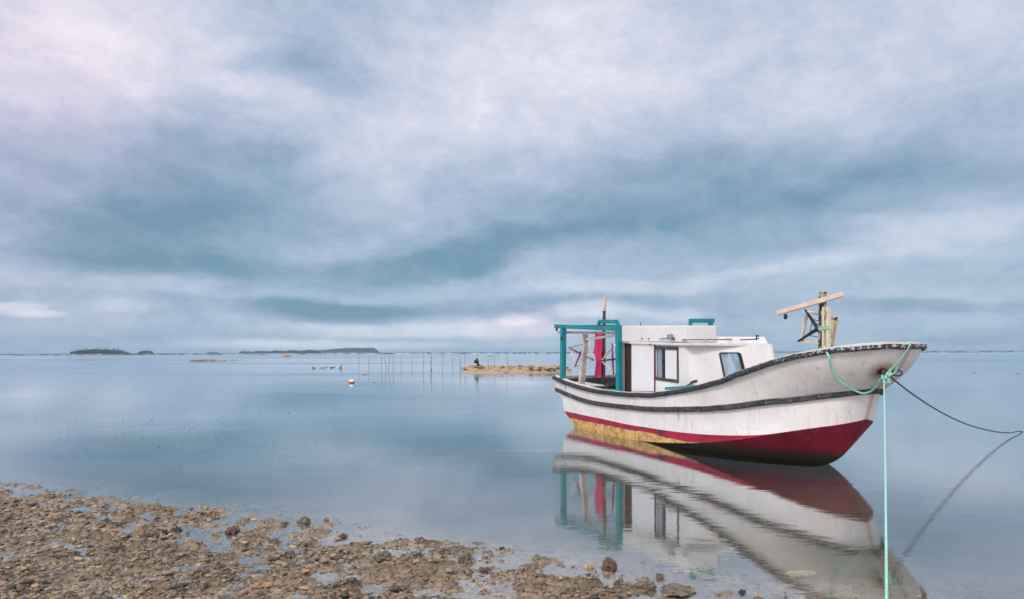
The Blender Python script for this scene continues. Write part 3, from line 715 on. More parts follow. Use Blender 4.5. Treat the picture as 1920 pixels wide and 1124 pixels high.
# transom rail
b = MB(); b.bar(B(7.95, .88, 1.035), B(7.95, -.88, 1.035), .06, .06); b.build('transom_rail', 'grey_wood', boat, bevel=.006)
b = MB(); b.box6([B(7.60, .76, .46), B(7.62, .76, .46), B(7.62, -.76, .46), B(7.60, -.76, .46), B(7.84, .82, 1.0), B(7.87, .82, 1.0), B(7.87, -.82, 1.0), B(7.84, -.82, 1.0)])
b.build('transom_board', 'dark_inside', boat)
# bulwark lining, decks
ins = MB()
cI = cS.copy(); nn = offs(cS); cI[:, :2] -= nn * .06
low = cI.copy(); low[:, 0] = np.minimum(low[:, 0], 7.62); low[:, 2] = np.where(low[:, 0] > 5.8, .42, low[:, 2] - .16); low[:, 1] = np.maximum(low[:, 1] - np.where(low[:, 0] > 5.8, .05, .07) - .20 * np.clip(1 - low[:, 0] / 2.4, 0, 1), 0); low[:, 0] += .25 * np.clip(1 - low[:, 0] / .7, 0, 1)
for sgn in (1, -1): ins.grid(tow([cI + [0, 0, -.02], low], sgn), 0)
ins.build('bulwark_lining', 'dark_inside', boat)
dk = MB()
sel = [i for i in range(NU) if low[i, 0] <= 5.8]
dk.grid([[tuple(B(low[i, 0], low[i, 1] * s_, low[i, 2] + .05 * (1 - s_ * s_))) for s_ in np.linspace(1, -1, 9)] for i in sel])
dk.build('deck', 'deck_grey', boat)
ck = MB(); sel = [i for i in range(NU) if low[i, 0] > 5.8]
ck.grid([[tuple(B(low[i, 0], low[i, 1] * s_, .42)) for s_ in (1, 0, -1)] for i in sel])
ck.grid([[tuple(B(5.86, .84 * s_, z)) for s_ in (1, -1)] for z in (.4, .72)])
ck.build('cockpit_floor', 'dark_inside', boat)
b = MB(); b.box6([B(6.9, .72, .86), B(7.8, .72, .90), B(7.8, .20, .90), B(6.9, .20, .86), B(6.9, .72, .89), B(7.8, .72, .93), B(7.8, .20, .93), B(6.9, .20, .89)])
b.build('stern_bench', 'white_paint', boat, bevel=.005)
b = MB(); b.box6([B(6.0, -.1, .42), B(6.6, -.1, .42), B(6.6, -.6, .42), B(6.0, -.6, .42), B(6.0, -.1, .84), B(6.6, -.1, .84), B(6.6, -.6, .84), B(6.0, -.6, .84)])
b.build('engine_box', 'black_gear', boat, bevel=.01)

# cabin
OW = .68
OR = .735
def pw(px, py, o=OW): q = onb(px, py, o); return (aof(px, o), q.z)
aA = aof(1167, OW); aD = aof(1184, OW)
aN = aof(1284, OW); aFar = aof(1447, -OW); zN = onb(1284, 646, OW).z; zF = onb(1447, 648, -OW).z; zT = (zN + zF) / 2
RK = .25                                                # rake of the front wall
def front(s_, z, w_=0.0, n0=None, n1=None):
    n0 = n0 or (aN, OW); n1 = n1 or (aFar, -OW)
    return B(n0[0] + (n1[0] - n0[0]) * s_ - RK * (zT - z) + w_, n0[1] + (n1[1] - n0[1]) * s_, z)
def onfront(px, py):                                    # (s, z) on the raked front wall met by a line of sight
    o_ = front(0, zT); u_ = front(1, zT) - o_; v_ = front(0, zT - 1) - o_; n_ = u_.cross(v_)
    d_ = at(px, py, 1.0) - Vector((0, 0, H)); k = (o_ - Vector((0, 0, H))).dot(n_) / d_.dot(n_)
    q = Vector((0, 0, H)) + d_ * k; z = q.z; r_ = q - front(0, z); return (r_.dot(u_) / u_.dot(u_), z)
ztA = onb(1167, 642, OW).z
def rounded(P, r=.05, n=4):
    out = []
    for i, p in enumerate(P):
        p = Vector(p); a = Vector(P[i - 1]); c = Vector(P[(i + 1) % len(P)])
        u = (a - p).normalized() * r; v = (c - p).normalized() * r
        for k in range(n + 1):
            s_ = k / n; out.append(tuple((p + u) * (1 - s_)**2 + p * 2 * s_ * (1 - s_) + (p + v) * s_**2))
    return out
W1 = [pw(1230, 652), pw(1271, 653), pw(1271, 716), pw(1230, 711)]
doorw = [(aA - .03, .80), (aA - .03, ztA - .02), (aD, ztA - .03), (aD, .80)]
def sidewall(sgn, an, holes):
    outer = [(aA + .06, .70), (aA + .06, ztA), (an, zT), (an - RK * (zT - .9), .90), (an - .1, .72)]
    b = MB(); b.plate(outer, holes, lambda u, v, w_, s_=sgn: tuple(B(u, s_ * (OW - w_), v)), .03)
    b.bar(B(an + .022 - RK * (zT - .8), sgn * (OW - .022), .8), B(an + .022, sgn * (OW - .022), zT - .01), .052, .052, up=BX); return b.build('cabin_wall', 'white_paint', boat)
sidewall(1, aN, [W1, doorw])
FW = [(aFar + .35, 1.62), (aFar + 1.45, 1.66), (aFar + 1.45, 1.12), (aFar + .35, 1.12)]
sidewall(-1, aFar, [FW])
W2 = [onfront(1348, 662), onfront(1387, 662), onfront(1400, 716), onfront(1359, 716)]
W2r = rounded(W2, .035)
b = MB(); b.plate([(0, .86), (0, zT), (1, zT), (1, .86)], [W2r], lambda u, v, w_: tuple(front(u, v, w_)), .03)
b.build('cabin_wall', 'white_paint', boat)
b = MB(); b.plate([(-OW, .5), (-OW, ztA - .02), (-.1, ztA - .02), (-.1, .5)], [], lambda u, v, w_: tuple(B(aA + .03 - w_, u, v)), .03); b.build('bulkhead', 'brown_board', boat)
b = MB(); b.plate([(aA + .0, .74), (aA + .0, ztA - .01), (aD - .14, ztA - .01), (aD - .14, .74)], [], lambda u, v, w_: tuple(B(u, OW - .05 - w_, v)), .02); b.build('inner_board', 'brown_board', boat)
b = MB(); b.add([B(3.2, -.62, .80), B(3.6, .62, .80), B(5.6, .62, .78), B(5.6, -.62, .78)], [(0, 1, 2, 3)]); b.build('cabin_floor', 'deck_grey', boat)
p0 = pw(1185, 643, OW + .02); p1 = pw(1226, 645, OW + .02); p2 = pw(1226, 734, OW + .02); p3 = pw(1184.5, 735, OW + .02)
b = MB(); b.plate([p0, p1, p2, p3], [], lambda u, v, w_: tuple(B(u, OW + .022 - w_, v)), .018); b.build('door', 'white_board', boat, bevel=.003)
b = MB(); q0 = onb(1227.6, 645, OW + .012); q1 = onb(1227.2, 735, OW + .012); b.bar(q0, q1, .018, .022); b.build('door_track', 'maroon_paint', boat)
def fr4(P, wd, th, fn, name, m='frame_grey'):
    b = MB()
    cx = sum(p[0] for p in P) / len(P); cz = sum(p[1] for p in P) / len(P); inner = []
    hx = max(abs(q[0] - cx) for q in P); hz = max(abs(q[1] - cz) for q in P)
    for p in P: inner.append((p[0] + (cx - p[0]) * wd[0] / hx, p[1] + (cz - p[1]) * wd[1] / hz))
    b.plate(P, [inner], fn, th)
    return b.build(name, m, boat), inner
sidefn = lambda d_: (lambda u, v, w_: tuple(B(u, OW + d_ - w_, v)))
frontfn = lambda d_: (lambda u, v, w_: tuple(front(u, v, w_ - d_)))
f1, in1 = fr4([pw(1227.8, 649.4), pw(1272.3, 650.6), pw(1273, 718.6), pw(1228, 712.4)], (.028, .055), .045, sidefn(.016), 'window')
d0 = pw(1243.5, 652); d1 = pw(1243.5, 715)
b = MB(); b.bar(B(d0[0], OW + .006, d0[1]), B(d1[0], OW + .006, d1[1]), .028, .03); b.build('mullion', 'frame_grey', f1)
b = MB(); b.plate(in1, [], sidefn(-.012), .004); b.build('pane', 'window_glass', f1)
def curtain(P0, P1, P2, P3, name, parent, m='curtain', folds=7, amp=.014):
    b = MB(); N = 60; n_ = (P1 - P0).cross(P3 - P0).normalized()
    b.grid([[tuple((P0 * (1 - i / N) + P1 * (i / N)) * (1 - v) + (P3 * (1 - i / N) + P2 * (i / N)) * v + n_ * amp * math.sin(i / N * folds * 6.28 + v * .8)) for i in range(N + 1)] for v in (0, .5, 1)])
    return b.build(name, m, parent, smooth=True)
def sp_(px, py, d_): q = pw(px, py); return B(q[0], OW - d_, q[1])
curtain(sp_(1230, 653, .035), sp_(1242.5, 653, .035), sp_(1242.5, 713, .035), sp_(1230, 713, .035), 'curtain', f1, folds=3, amp=.010)
b = MB(); b.plate([pw(1247, 655.5), pw(1268.3, 656.5), pw(1268.3, 714), pw(1247, 711)], [], sidefn(-.002), .008); b.build('shutter', 'white_board', f1)
f2, in2 = fr4(rounded([onfront(1347, 661), onfront(1388, 661), onfront(1402, 717), onfront(1358.5, 717)], .04), (.018, .018), .045, frontfn(.014), 'window', 'black_gear')
b = MB(); b.plate(in2, [], frontfn(-.012), .004); b.build('pane', 'window_glass', f2)
def ff(px, py, d_): q = onfront(px, py); return front(q[0], q[1], d_)
curtain(ff(1346, 660, .06), ff(1369, 660, .06), ff(1373, 718, .06), ff(1357, 718, .06), 'curtain', f2, folds=4)
f3, in3 = fr4(FW, (.03, .03), .04, lambda u, v, w_: tuple(B(u, -OW - .005 + w_, v)), 'window', 'frame_grey')
# roof: ledge, crown and the raised box over the near side
def prism4(name, P, zb, zt, m, bev=.01, ins=0.0):
    b = MB(); c = (sum(p[0] for p in P) / 4, sum(p[1] for p in P) / 4)
    T_ = [(p[0] + (ins if p[0] < c[0] else -ins), p[1] - math.copysign(ins * .6, p[1] - c[1])) for p in P]
    b.box6([B(p[0], p[1], z_) for p, z_ in zip(P, zb)] + [B(p[0], p[1], z_) for p, z_ in zip(T_, zt)]); return b.build(name, m, boat, bevel=bev)
aL = aof(1180, OR); rN = aof(1290, OR); rF = aof(1447.5, -OR)
zA = onb(1180, 643.5, OR).z; zNn = onb(1290, 647, OR).z; zFf = onb(1449, 648.5, -OR).z
PL = [(aL, OR), (rN, OR), (rF, -OR), (aL, -OR)]
zl = [zA, zNn, zFf, zA]
prism4('roof_ledge', PL, [z_ - .016 for z_ in zl], [z_ + .03 for z_ in zl], 'ledge_paint', .008)
kF = aof(1441, -OR + .03)
PC = [(aA + .1, OR - .04), (rN + .05, OR - .04), (kF, -OR + .03), (aA + .1, -OR + .04)]
zc = onb(1438, 632, -OR + .03).z
prism4('roof', PC, [z_ + .0305 for z_ in zl], [zA + .14, zNn + .12, zc, zc + .02], 'roof_paint', .012, .05)
bA = aof(1157.5, OR); bN = aof(1286, OR + .003)
us = None
def frontline(px, n0, n1):       # point on the plan line n0-n1 seen at column px
    k = (px - 960) / F
    g = lambda s_: (lambda q: q.x - k * q.y)(B(n0[0] + (n1[0] - n0[0]) * s_, n0[1] + (n1[1] - n0[1]) * s_, 0))
    s_ = -g(0) / (g(1) - g(0)); return (n0[0] + (n1[0] - n0[0]) * s_, n0[1] + (n1[1] - n0[1]) * s_)
bF = frontline(1343.5, (bN, OR + .003), (rF, -OR))
YbF = B(bF[0], bF[1], 0).y
zbt = [onb(1157, 611.5, OR).z, onb(1286, 611, OR).z, H - (611 - hor(1343)) / F * YbF]; zbb = [onb(1157, 641, OR).z, onb(1286, 642, OR).z, H - (641 - hor(1343)) / F * YbF]
PB = [(bA, OR + .003), (bN, OR + .003), bF, (bA, bF[1])]
prism4('roof_box', PB, zbb + [zbb[0]], zbt + [zbt[0]], 'roof_paint', .014)
zt1 = zbt[0]
# canopy of turquoise timbers over the stern
OP = .81
pa = aof(1055, OP); pb = aof(1160.5, OP)
def post(px0, py0, px1, py1, o, wd, name, m, parent=boat, dz=0):
    q0 = onb(px0, py0, o); q1 = onb(px1, py1, o); q1.z -= dz
    b = MB(); b.bar(q0, q1, wd, wd, up=BX); return b.build(name, m, parent, bevel=.006)
post(1056.5, 612, 1055, 706, OP, .105, 'post', 'teal_paint', dz=.12)
post(1160, 611, 1161, 733, OP - .03, .10, 'post', 'teal_paint', dz=.06)
b = MB(); b.bar(onb(1041, 612, OP), onb(1157, 617, OP), .05, .085); b.build('beam', 'teal_paint', boat, bevel=.006)
b = MB(); b.bar(onb(1053, 613, OP), B(pa, -.72, onb(1053, 611, OP).z), .06, .075); b.build('beam', 'teal_paint', boat, bevel=.006)
b = MB(); b.bar(B(pb, OP - .08, zt1 - .04), B(pb, -.72, zt1 - .04), .06, .075); b.build('beam', 'teal_paint', boat, bevel=.006)
b = MB(); b.bar(onb(1046, 623.5, OP - .14), onb(1154, 624.5, OP - .14), .035, .05); ob_ = b.build('batten', 'grey_wood', boat, bevel=.006)
b = MB(); b.bar(onb(1098, 637, OP - .2), onb(1153, 629.5, OP - .2), .04, .05); b.build('batten', 'white_paint', boat, bevel=.005)
def handle(x0, x1, y0, y1, o, name='roof_rack'):
    b = MB(); A = onb(x0, y1, o); Bq = onb(x1, y1, o); A2 = onb(x0 + 1, y0 + 2.5, o); B2 = onb(x1 - 1, y0 + 2.5, o)
    b.bar(A - Vector((0, 0, .03)), A2, .06, .05, up=BX); b.bar(Bq - Vector((0, 0, .03)), B2, .07, .06, up=BX); b.bar(A2, B2, .06, .075)
    return b.build(name, 'teal_paint', boat, bevel=.008)
handle(1122.5, 1158.5, 601, 612, OP - .04)
b = MB(); h0 = Vector(B(*frontline(1299, (bN, OR), bF), zbt[1])); h1 = Vector(B(*bF, zbt[2])); h0 += BX * .06; h1 += BX * .06
k0 = h0 + Vector((0, 0, .085)); k1 = h1 + Vector((0, 0, .085)); kk = (h1 - h0).normalized()
b.bar(h0 - Vector((0, 0, .02)), k0, .05, .05, up=BX); b.bar(h1 - Vector((0, 0, .02)) - kk * .06, k1 - kk * .06, .08, .05, up=BX); b.bar(k0 - kk * .02, k1, .06, .07); b.build('roof_rack', 'teal_paint', boat, bevel=.008)
b = MB(); q = onb(1201, 611, .4); b.bar(q - Vector((0, 0, .02)), q + Vector((0, 0, .07)), .015, .015); b.build('peg', 'teal_paint', boat)
# hanging floats under the canopy corner, blocks on the roof
def lump(px, py, rx, rz, o, name, m, parent=boat):
    c = onb(px, py, o); k = c.y / F; b = MB(); b.tube([c + Vector((0, 0, rz * k)), c + Vector((0, 0, rz * .6 * k)), c - Vector((0, 0, rz * .6 * k)), c - Vector((0, 0, rz * k))], [rx * k * .6, rx * k, rx * k, rx * k * .6], 10)
    return b.build(name, m, parent, smooth=False)
lump(1044, 617.5, 2.4, 3.6, OP + .05, 'block', 'maroon_paint'); lump(1053, 634, 2.5, 3.6, OP + .07, 'block', 'dark_wood')
b = MB()
for x0, y0, x1, y1 in [(1252, 629, 1260, 628), (1260, 628, 1263, 634), (1252, 629, 1252, 634), (1252, 634, 1258, 635), (1258, 639, 1264, 634), (1258, 633, 1265, 637)]:
    b.tube([onb(x0, y0, OR + .03), onb(x1, y1, OR + .03)], .008, 6)
b.tube([onb(1236, 636.5, OR + .03), onb(1244, 634.6, OR + .03), onb(1252, 635, OR + .03)], .006, 6)
b.build('pulley', 'black_gear', boat)
b = MB(); pts = []
for i in range(40):
    xx = 1279 + i * 2.4 + 0; pts.append(onb(min(xx, 1376), 637.6 + 1.3 * math.sin(i * 1.9) * rng.random() - .012 * i, OR + .024))
b.tube(pts, .008, 6); b.build('wire', 'dark_rope', boat)
b = MB(); b.tube([onb(1388, 637.8, OR + .0), onb(1404, 636.9, OR), onb(1417, 636.4, OR), onb(1423, 634.5, OR)], .008, 6)
b.tube([onb(1418, 638, OR), onb(1419, 629, OR), onb(1423, 631, OR)], .011, 6); b.build('cleat', 'black_gear', boat)
for px, py, wx in [(1203.5, 635.2, 3), (1216, 635.5, 3), (1218.5, 646.5, 3.4)]:
    lump(px, py, wx * .5, 1.3, OR + .014, 'bolt', 'rope_rust')
# bent wooden stanchion and the mast at the stern
b = MB(); s_o = .62
pp = [onb(1098, 627, s_o), onb(1097, 650, s_o), onb(1094, 675, s_o), onb(1092, 700, s_o), onb(1089, 724, s_o)]; pp[-1].z -= .12
for i_ in range(4): b.bar(pp[i_], pp[i_ + 1], .088 + .008 * i_, .08, up=BX, taper=1.08)
b.build('stanchion', 'grey_wood', boat)
s_o = -.22
M0 = onb(1130.5, 706, s_o); M1 = onb(1133.2, 583, s_o); M2 = onb(1136.2, 555.5, s_o); M0.z -= .3
b = MB(); b.bar(M0, M1, .075, .075, up=BX, taper=.7); mo = b.build('mast', 'mast_wood', boat, bevel=.005)
b = MB(); b.bar(M1, M2, .055, .055, up=BX, taper=.75); b.build('mast_tip', 'pale_wood', mo, bevel=.004)
# foremast with its planks
fo = -.12
Q0 = onb(1541, 660, fo); Q1 = onb(1543, 547.6, fo); Q0.z -= .35
b = MB(); b.bar(Q0, Q1, .085, .075, up=BX); fm = b.build('foremast', 'flaking_post', boat, bevel=.006)
for x0, x1, top in ((1545.2, 1545.8, 576), (1554.0, 1553.4, 576)):
    b = MB(); q0 = onb(x0, 658, fo + .085); q1 = onb(x1, top, fo + .085); q0.z -= .25
    b.bar(q0, q1, .064, .028, up=BX); b.build('plank', 'worn_plank', fm, bevel=.004)
b = MB(); b.bar(onb(1557, 642, fo + .02), onb(1562, 600, fo + .02), .04, .03, up=BX); b.build('plank', 'worn_plank', fm)
cbL = onb(1458, 587.5, fo + .12); cbR = onb(1580, 552.5, fo + .12)
b = MB(); b.bar(cbL, cbR, .055, .068); cb = b.build('crossbar', 'pale_wood', boat, bevel=.006)
lump(1473, 594, 3.4, 5, fo + .12, 'block', 'black_gear', cb)
b = MB()
for dy in (0, 3, 5):
    ring = [(1534, 612), (1541, 613), (1549, 612), (1559, 611)]
    b.tube([onb(px, py + dy, fo + .125) for px, py in ring], .006, 6)
b.build('lashing', 'green_rope', fm)

# square wooden line frames with crossed rods
def line_frame(corners, o, rod, label, stick='pale_wood', tw=.028, group='square line frames aboard the boat', ext=1.08, thin=False):
    P = [onb(x_, y_, o) for x_, y_ in corners]; c = sum(P, Vector()) / 4
    e = empty('line_frame', c, label, 'line frame', group)
    b = MB()
    for i in range(4): b.bar(P[i], P[(i + 1) % 4], tw, tw * .8)
    b.build('frame', stick, e, bevel=.003)
    for i, j in ((0, 2), (1, 3)):
        b = MB(); off = Vector((-AN.x, -AN.y, 0)) * (.02 * (i + 1)); d_ = P[j] - P[i]
        A = c + off + (P[i] - c) * ext; Z_ = c + off + (P[j] - c) * ext
        b.tube([A, c + off, Z_], [tw * .35, tw * .75, tw * .35], 8); b.build('rod', rod, e, smooth=True)
    if thin:
        b = MB(); m_ = lambda i, j, k: P[i] * (1 - k) + P[j] * k
        mids = [c + (p - c) * .55 for p in P]
        for i in range(4): b.tube([mids[i], mids[(i + 1) % 4]], .006, 6)
        b.build('cord', 'black_gear', e)
    return e
line_frame([(1069, 652.5), (1102, 642), (1113, 675), (1081, 687)], .35, 'purple_rod', 'square stick frame with purple rods behind the bent grey stanchion', tw=.03)
line_frame([(1128, 677), (1151, 646), (1176, 672), (1153, 701)], .1, 'purple_rod', 'stick frame with purple rod half hidden behind the turquoise middle post', tw=.03)
line_frame([(1514, 584.5), (1570, 598), (1560, 650), (1503, 638.5)], fo - .07, 'black_rod', 'pale wooden frame with black crossed rods hung on the bow post', tw=.042, thin=True, ext=1.1)

# furled cloth by the mast
def cloth():
    prof = [(1118.5, 1127.5, 622), (1117.5, 1128, 634), (1116.5, 1128, 648), (1115, 1128, 660), (1117.5, 1127.5, 668), (1119, 1127.5, 680), (1117.5, 1127, 695), (1116, 1127.5, 706)]
    rows = []
    for i, (xl, xr, y_) in enumerate(prof):
        A = onb(xl, y_, -.15); C = onb(xr, y_, -.15); c = (A + C) / 2; rx = (C - A).length / 2
        u_ = (C - A).normalized(); v_ = Vector((-u_.y, u_.x, 0)); row = []
        for j in range(24):
            th = j / 24 * 6.28; r = 1 + .16 * math.sin(th * 5 + i * .4)
            row.append(tuple(c + u_ * rx * r * math.cos(th) + v_ * .05 * r * math.sin(th)))
        rows.append(row)
    b = MB(); R2 = crom(np.array(rows).reshape(len(rows), -1), 30).reshape(30, 24, 3)
    b.grid(R2, close=True); base = Vector(R2[-1].mean(0))
    tag(b.build('furled_cloth', 'magenta_cloth', loc=base, smooth=True), 'bright crimson cloth furled against the dark stern mast', 'cloth')
cloth()
# loose boards and gear lying on the rail
def lying(name, pts, m, label, cat, w_=.05, h_=.05, group=None):
    b = MB()
    for i in range(len(pts) - 1): b.bar(pts[i], pts[i + 1], w_, h_)
    return tag(b.build(name, m, loc=pts[0], bevel=.006), label, cat, group)
lying('board', [onb(1125.5, 732.5, .84), onb(1155, 732.5, .80)], 'teal_paint', 'short turquoise board on the rail at the foot of the middle post', 'board', .08, .06)
lying('board', [onb(1249.5, 729, .86), onb(1283, 727, .84), onb(1300, 724, .80)], 'teal_paint', 'long turquoise board on the side deck below the framed window', 'board', .08, .05)
b = MB(); g0 = onb(1287, 724, .78); g1 = onb(1296, 719, .78); g2 = onb(1305.5, 715, .78)
b.tube([g0, g1], .014, 8); b.tube([g1 + Vector((0, 0, .01)), g2], .026, 8); b.tube([onb(1291, 725, .78), g1], .012, 8)
tag(b.build('hand_tool', 'dark_wood', loc=g0), 'dark wooden handled tool leaning on the cabin side above the long board', 'tool')
b = MB(); g0 = onb(1137, 728, .55); b.box6([B(*q) for q in []]) if False else None
c_ = onb(1145, 727, .62)
b.tube([c_ + Vector((-.12, -.02, -.04)), c_ + Vector((-.06, 0, .02)), c_ + Vector((.06, .02, .03)), c_ + Vector((.14, .03, -.03))], [.03, .07, .07, .04], 10)
tag(b.build('gear_bundle', 'black_gear', loc=c_), 'small dark bundle of gear just aft of the middle post', 'gear')

# ropes
def rope(name, pts, r, m, label, N=60, parent=None):
    P = crom([tuple(p) for p in pts], N)
    b = MB(); b.tube([Vector(q) for q in P], r, 8)
    if parent is not None: return b.build(name, m, parent, smooth=True)
    return b, P
KN = B(.46, .16, 1.26) + Vector((-.02, -.07, 0))      # the knot, just proud of the stem
mr = empty('mooring_rope', hullpt(1657, 708), 'bright green rope knotted at the stem, its line running down to the beach', 'rope')
knot = hullpt(1657, 707, .06)
drape = [onb(1545, 655, .80) + Vector((0, 0, .03))] + [hullpt(x_, y_, .045) for x_, y_ in [(1553.5, 668), (1558, 690), (1567, 708), (1585, 723), (1603, 733), (1619, 738), (1632, 734), (1643, 724), (1652, 711)]] + [knot]
rope('loop_line', drape, .014, 'green_rope', None, 90, mr)
down = [knot, Vector((4.62, 8.35, 1.03)), Vector((3.4, 6.2, .55)), Vector((1.78, 3.28, .16)), Vector((1.4, 2.6, .05))]
down = [knot] + [Vector((((1657.5 + 3.5 * k) - 960) / F * Y_, Y_, 0)) for Y_, k in [(7.4, .2), (5.8, .5), (4.2, .85), (3.0, 1.1), (2.4, 1.2)]]
zs = [knot.z, .90, .62, .36, .17, .08]
for p_, z_ in zip(down, zs): p_.z = z_
rope('shore_line', down, .0085, 'green_rope', None, 60, mr)
b = MB(); kr = random.Random(3)
k = knot.y / F
for i in range(11):
    c = knot + Vector(((kr.random() - .5) * 14 * k, -.02 - .03 * kr.random(), (kr.random() - .6) * 16 * k)); rr = (3.6 + 2.6 * kr.random()) * k
    ax = Vector((kr.random() - .5, kr.random() - .5, kr.random() - .5)).normalized(); u_ = ax.orthogonal().normalized(); v_ = ax.cross(u_)
    b.tube([c + u_ * rr * math.cos(th * .65) + v_ * rr * .8 * math.sin(th * .65) for th in range(11)], .0095, 6)
def bow_loop(pts, r, m, name):
    P = crom([tuple(at(x_, y_, knot.y - .03 + dy)) for x_, y_, dy in pts], 40); bb = MB(); bb.tube([Vector(q) for q in P], r, 6); return bb.build(name, m, mr, smooth=True)
b.build('knot', 'green_rope', mr, smooth=True)
bow_loop([(1663, 706, 0), (1668, 694, 0), (1676, 688, 0), (1680, 690, .02), (1678, 697, .02), (1669, 704, 0)], .011, 'green_rope', 'bow_loop')
bow_loop([(1666, 704, 0), (1672, 692, .0), (1684, 680, 0), (1681, 694, .02), (1672, 703, 0)], .009, 'green_rope', 'bow_loop')
bow_loop([(1672, 698, .05), (1682, 695.5, .05), (1691, 698, .05), (1690, 703, .05), (1681, 705, .05), (1672, 702, .05)], .009, 'dark_rope', 'bow_loop')
# the thin end that goes up over the rail
rl = B(.24, -.02, 1.70)
yk = knot.y; yr = 8.62
up_ = [at(1662, 702, yk - .02), at(1676, 686, yk + (yr - yk) * .35), at(1694, 666, yk + (yr - yk) * .75), at(1704, 652, yr), at(1707, 643, yr + .01), at(1708, 640.5, yr + .10)]
rope('tail', up_, .0075, 'green_rope', None, 40, mr)
b = MB(); hk = hullpt(1655.5, 697, .0); b.tube([hk + Vector((.02, .05, 0)), hk + Vector((-.02, -.05, 0))], [.030, .022], 12); b.build('hawse_ring', 'dark_wood', boat)
e2 = onwater(1914, 811)
P0 = at(1671, 708, knot.y + .06); pts = []
for s_, (x_, y_) in zip((0, .2, .4, .6, .8, .93, 1), [(1671, 709), (1713, 741), (1760, 771), (1810, 795), (1856, 808), (1892, 812), (1916, 810)]):
    Y_ = 1 / ((1 - s_) / P0.y + s_ / e2.y) if False else P0.y + (e2.y - P0.y) * s_ ** 1.0
    pts.append((x_, y_, Y_))
line = []
Yend = e2.y
for i, (x_, y_, Y_) in enumerate(pts):
    # horizontal distance along a straight plan line from the knot to the anchor point, matched to the bearing
    d_ = e2 - P0; kx = (x_ - 960) / F; tt_ = (kx * P0.y - P0.x) / (d_.x - kx * d_.y) if abs(d_.x - kx * d_.y) > 1e-6 else 1
    Yq = P0.y + d_.y * tt_; q = at(x_, y_, Yq); q.z = max(q.z, .004 + .02 * (6 - i)); line.append(q)
line.append(line[-1] + (line[-1] - line[-2]) * .6 + Vector((0, 0, -.12)))
b, P = rope('x', line, .010, 'dark_rope', None, 60)
tag(b.build('anchor_line', 'dark_rope', loc=line[0], smooth=True), 'thin dark anchor line sagging from the bow into the water at right', 'rope')

# ---------------------------------------------------------------- out on the flats
# stakes
ST = [(673, 663, 690.8, 0), (691.6, 667, 692, 0), (715, 663.4, 693, 0), (724, 668, 694, -2), (728.2, 659.5, 695, 2.5), (736.8, 663.4, 693, .6), (752, 669.7, 691.6, 0), (772, 670.5, 690.8, .3), (793, 663.4, 694, .6),
      (808, 663.4, 695.5, .8), (829.5, 663.4, 694.7, 0), (849, 670.5, 691.6, 0), (863, 671, 694.7, 0), (871.6, 658.8, 694, 0), (895.5, 657.6, 693, .3), (915, 672, 692, 0), (927.4, 664, 692, .2), (951.8, 656.4, 692, -.8)]
SL = ['leftmost stake of the row, standing apart, thin and dark', 'short faint stake second from the left of the row', 'tall thin stake left of the crossing pair', 'stake leaning left in the crossing pair',
      'tallest leaning stake of the crossing pair, tip above the horizon', 'slightly bent stake just right of the crossing pair', 'short stake with a wide gap on its right', 'short stake midway along the row, dark top',
      'tall stake just left of the thick reddish one', 'thickest reddish-brown stake of the row', 'straight tall stake right of the thick reddish one', 'short pale stake third left of the rock bank',
      'short thick stake second left of the rock bank', 'tall stake right at the left tip of the rock bank', 'tall stake rising behind the dark stump', 'short stake behind the rock bank right of the stump',
      'medium stake behind the middle of the rock bank', 'tallest stake behind the rock bank, nearest the boat']
for i, (px, y0, y1, ln) in enumerate(ST):
    base = onwater(px, y1); k_ = base.y / F; top = base + Vector((ln * 2 * k_, 0, (y1 - y0) * k_)); bt = base - Vector((0, 0, .4))
    r_ = .024 if i not in (9, 12) else .036
    mid = (base + top) / 2 + Vector((rng.uniform(-.05, .05), 0, 0))
    b = MB(); b.tube([bt, base, mid, top], [r_, r_, r_ * .9, r_ * .6], 6)
    if i == 9: b.tube([base + Vector((.1, .05, -.3)), base + Vector((-.06, 0, (y1 - y0) * k_ * .55))], [r_, r_ * .6], 6)
    tag(b.build('stake', 'stake_wood', loc=base), SL[i], 'stake', 'stakes standing in the lagoon')
# rock bank
def bank():
    V = []; b = MB(); r_ = np.random.RandomState(5)
    x0, x1 = 874, 1066
    for i in range(520):
        s_ = r_.rand(); px = x0 + (x1 - x0) * s_; py = 699 - 5.5 * r_.rand() + (1.5 if px > 995 else 0) - (2 if px < 890 else 0) - (3 if px > 1050 else 0)
        c = onwater(px, py - 1.0); k_ = c.y / F
        top = 9.5 * min(1, (px - x0 + 4) / 16, (x1 - px + 6) / 20) * k_
        sz = (1.4 + 3.2 * r_.rand() ** 2) * k_
        q = shapes[r_.randint(14)] * np.array([sz * 1.5, sz * 1.2, sz * .7]) + np.array([c.x, c.y, r_.rand() * top * .75])
        dark = (px > 993 and py > 696.5) or r_.rand() < .12 or (py > 698 and r_.rand() < .6)
        b.add(q, IF, 1 if dark else 0)
    # solid core so that nothing shows through
    core = []
    for i in range(41):
        s_ = i / 40; px = x0 + (x1 - x0) * s_; c = onwater(px, 696); hh = .32 * min(1, s_ * 12 + .1, (1 - s_) * 9 + .1) * (1 + .25 * math.sin(i * 1.7))
        core.append([(c.x, c.y - 6.4, -.1), (c.x, c.y - 4, hh * .8), (c.x, c.y, hh), (c.x, c.y + 5, hh * .9), (c.x, c.y + 8, -.1)])
    b.grid(core, 0)
    c = onwater(960, 696)
    tag(b.build('rock_bank', ['coral_tan', 'olive_weed'], loc=(c.x, c.y, 0), recalc=False), 'low bank of tan coral rocks standing in the water behind the boat stern', 'rock bank')
bank()
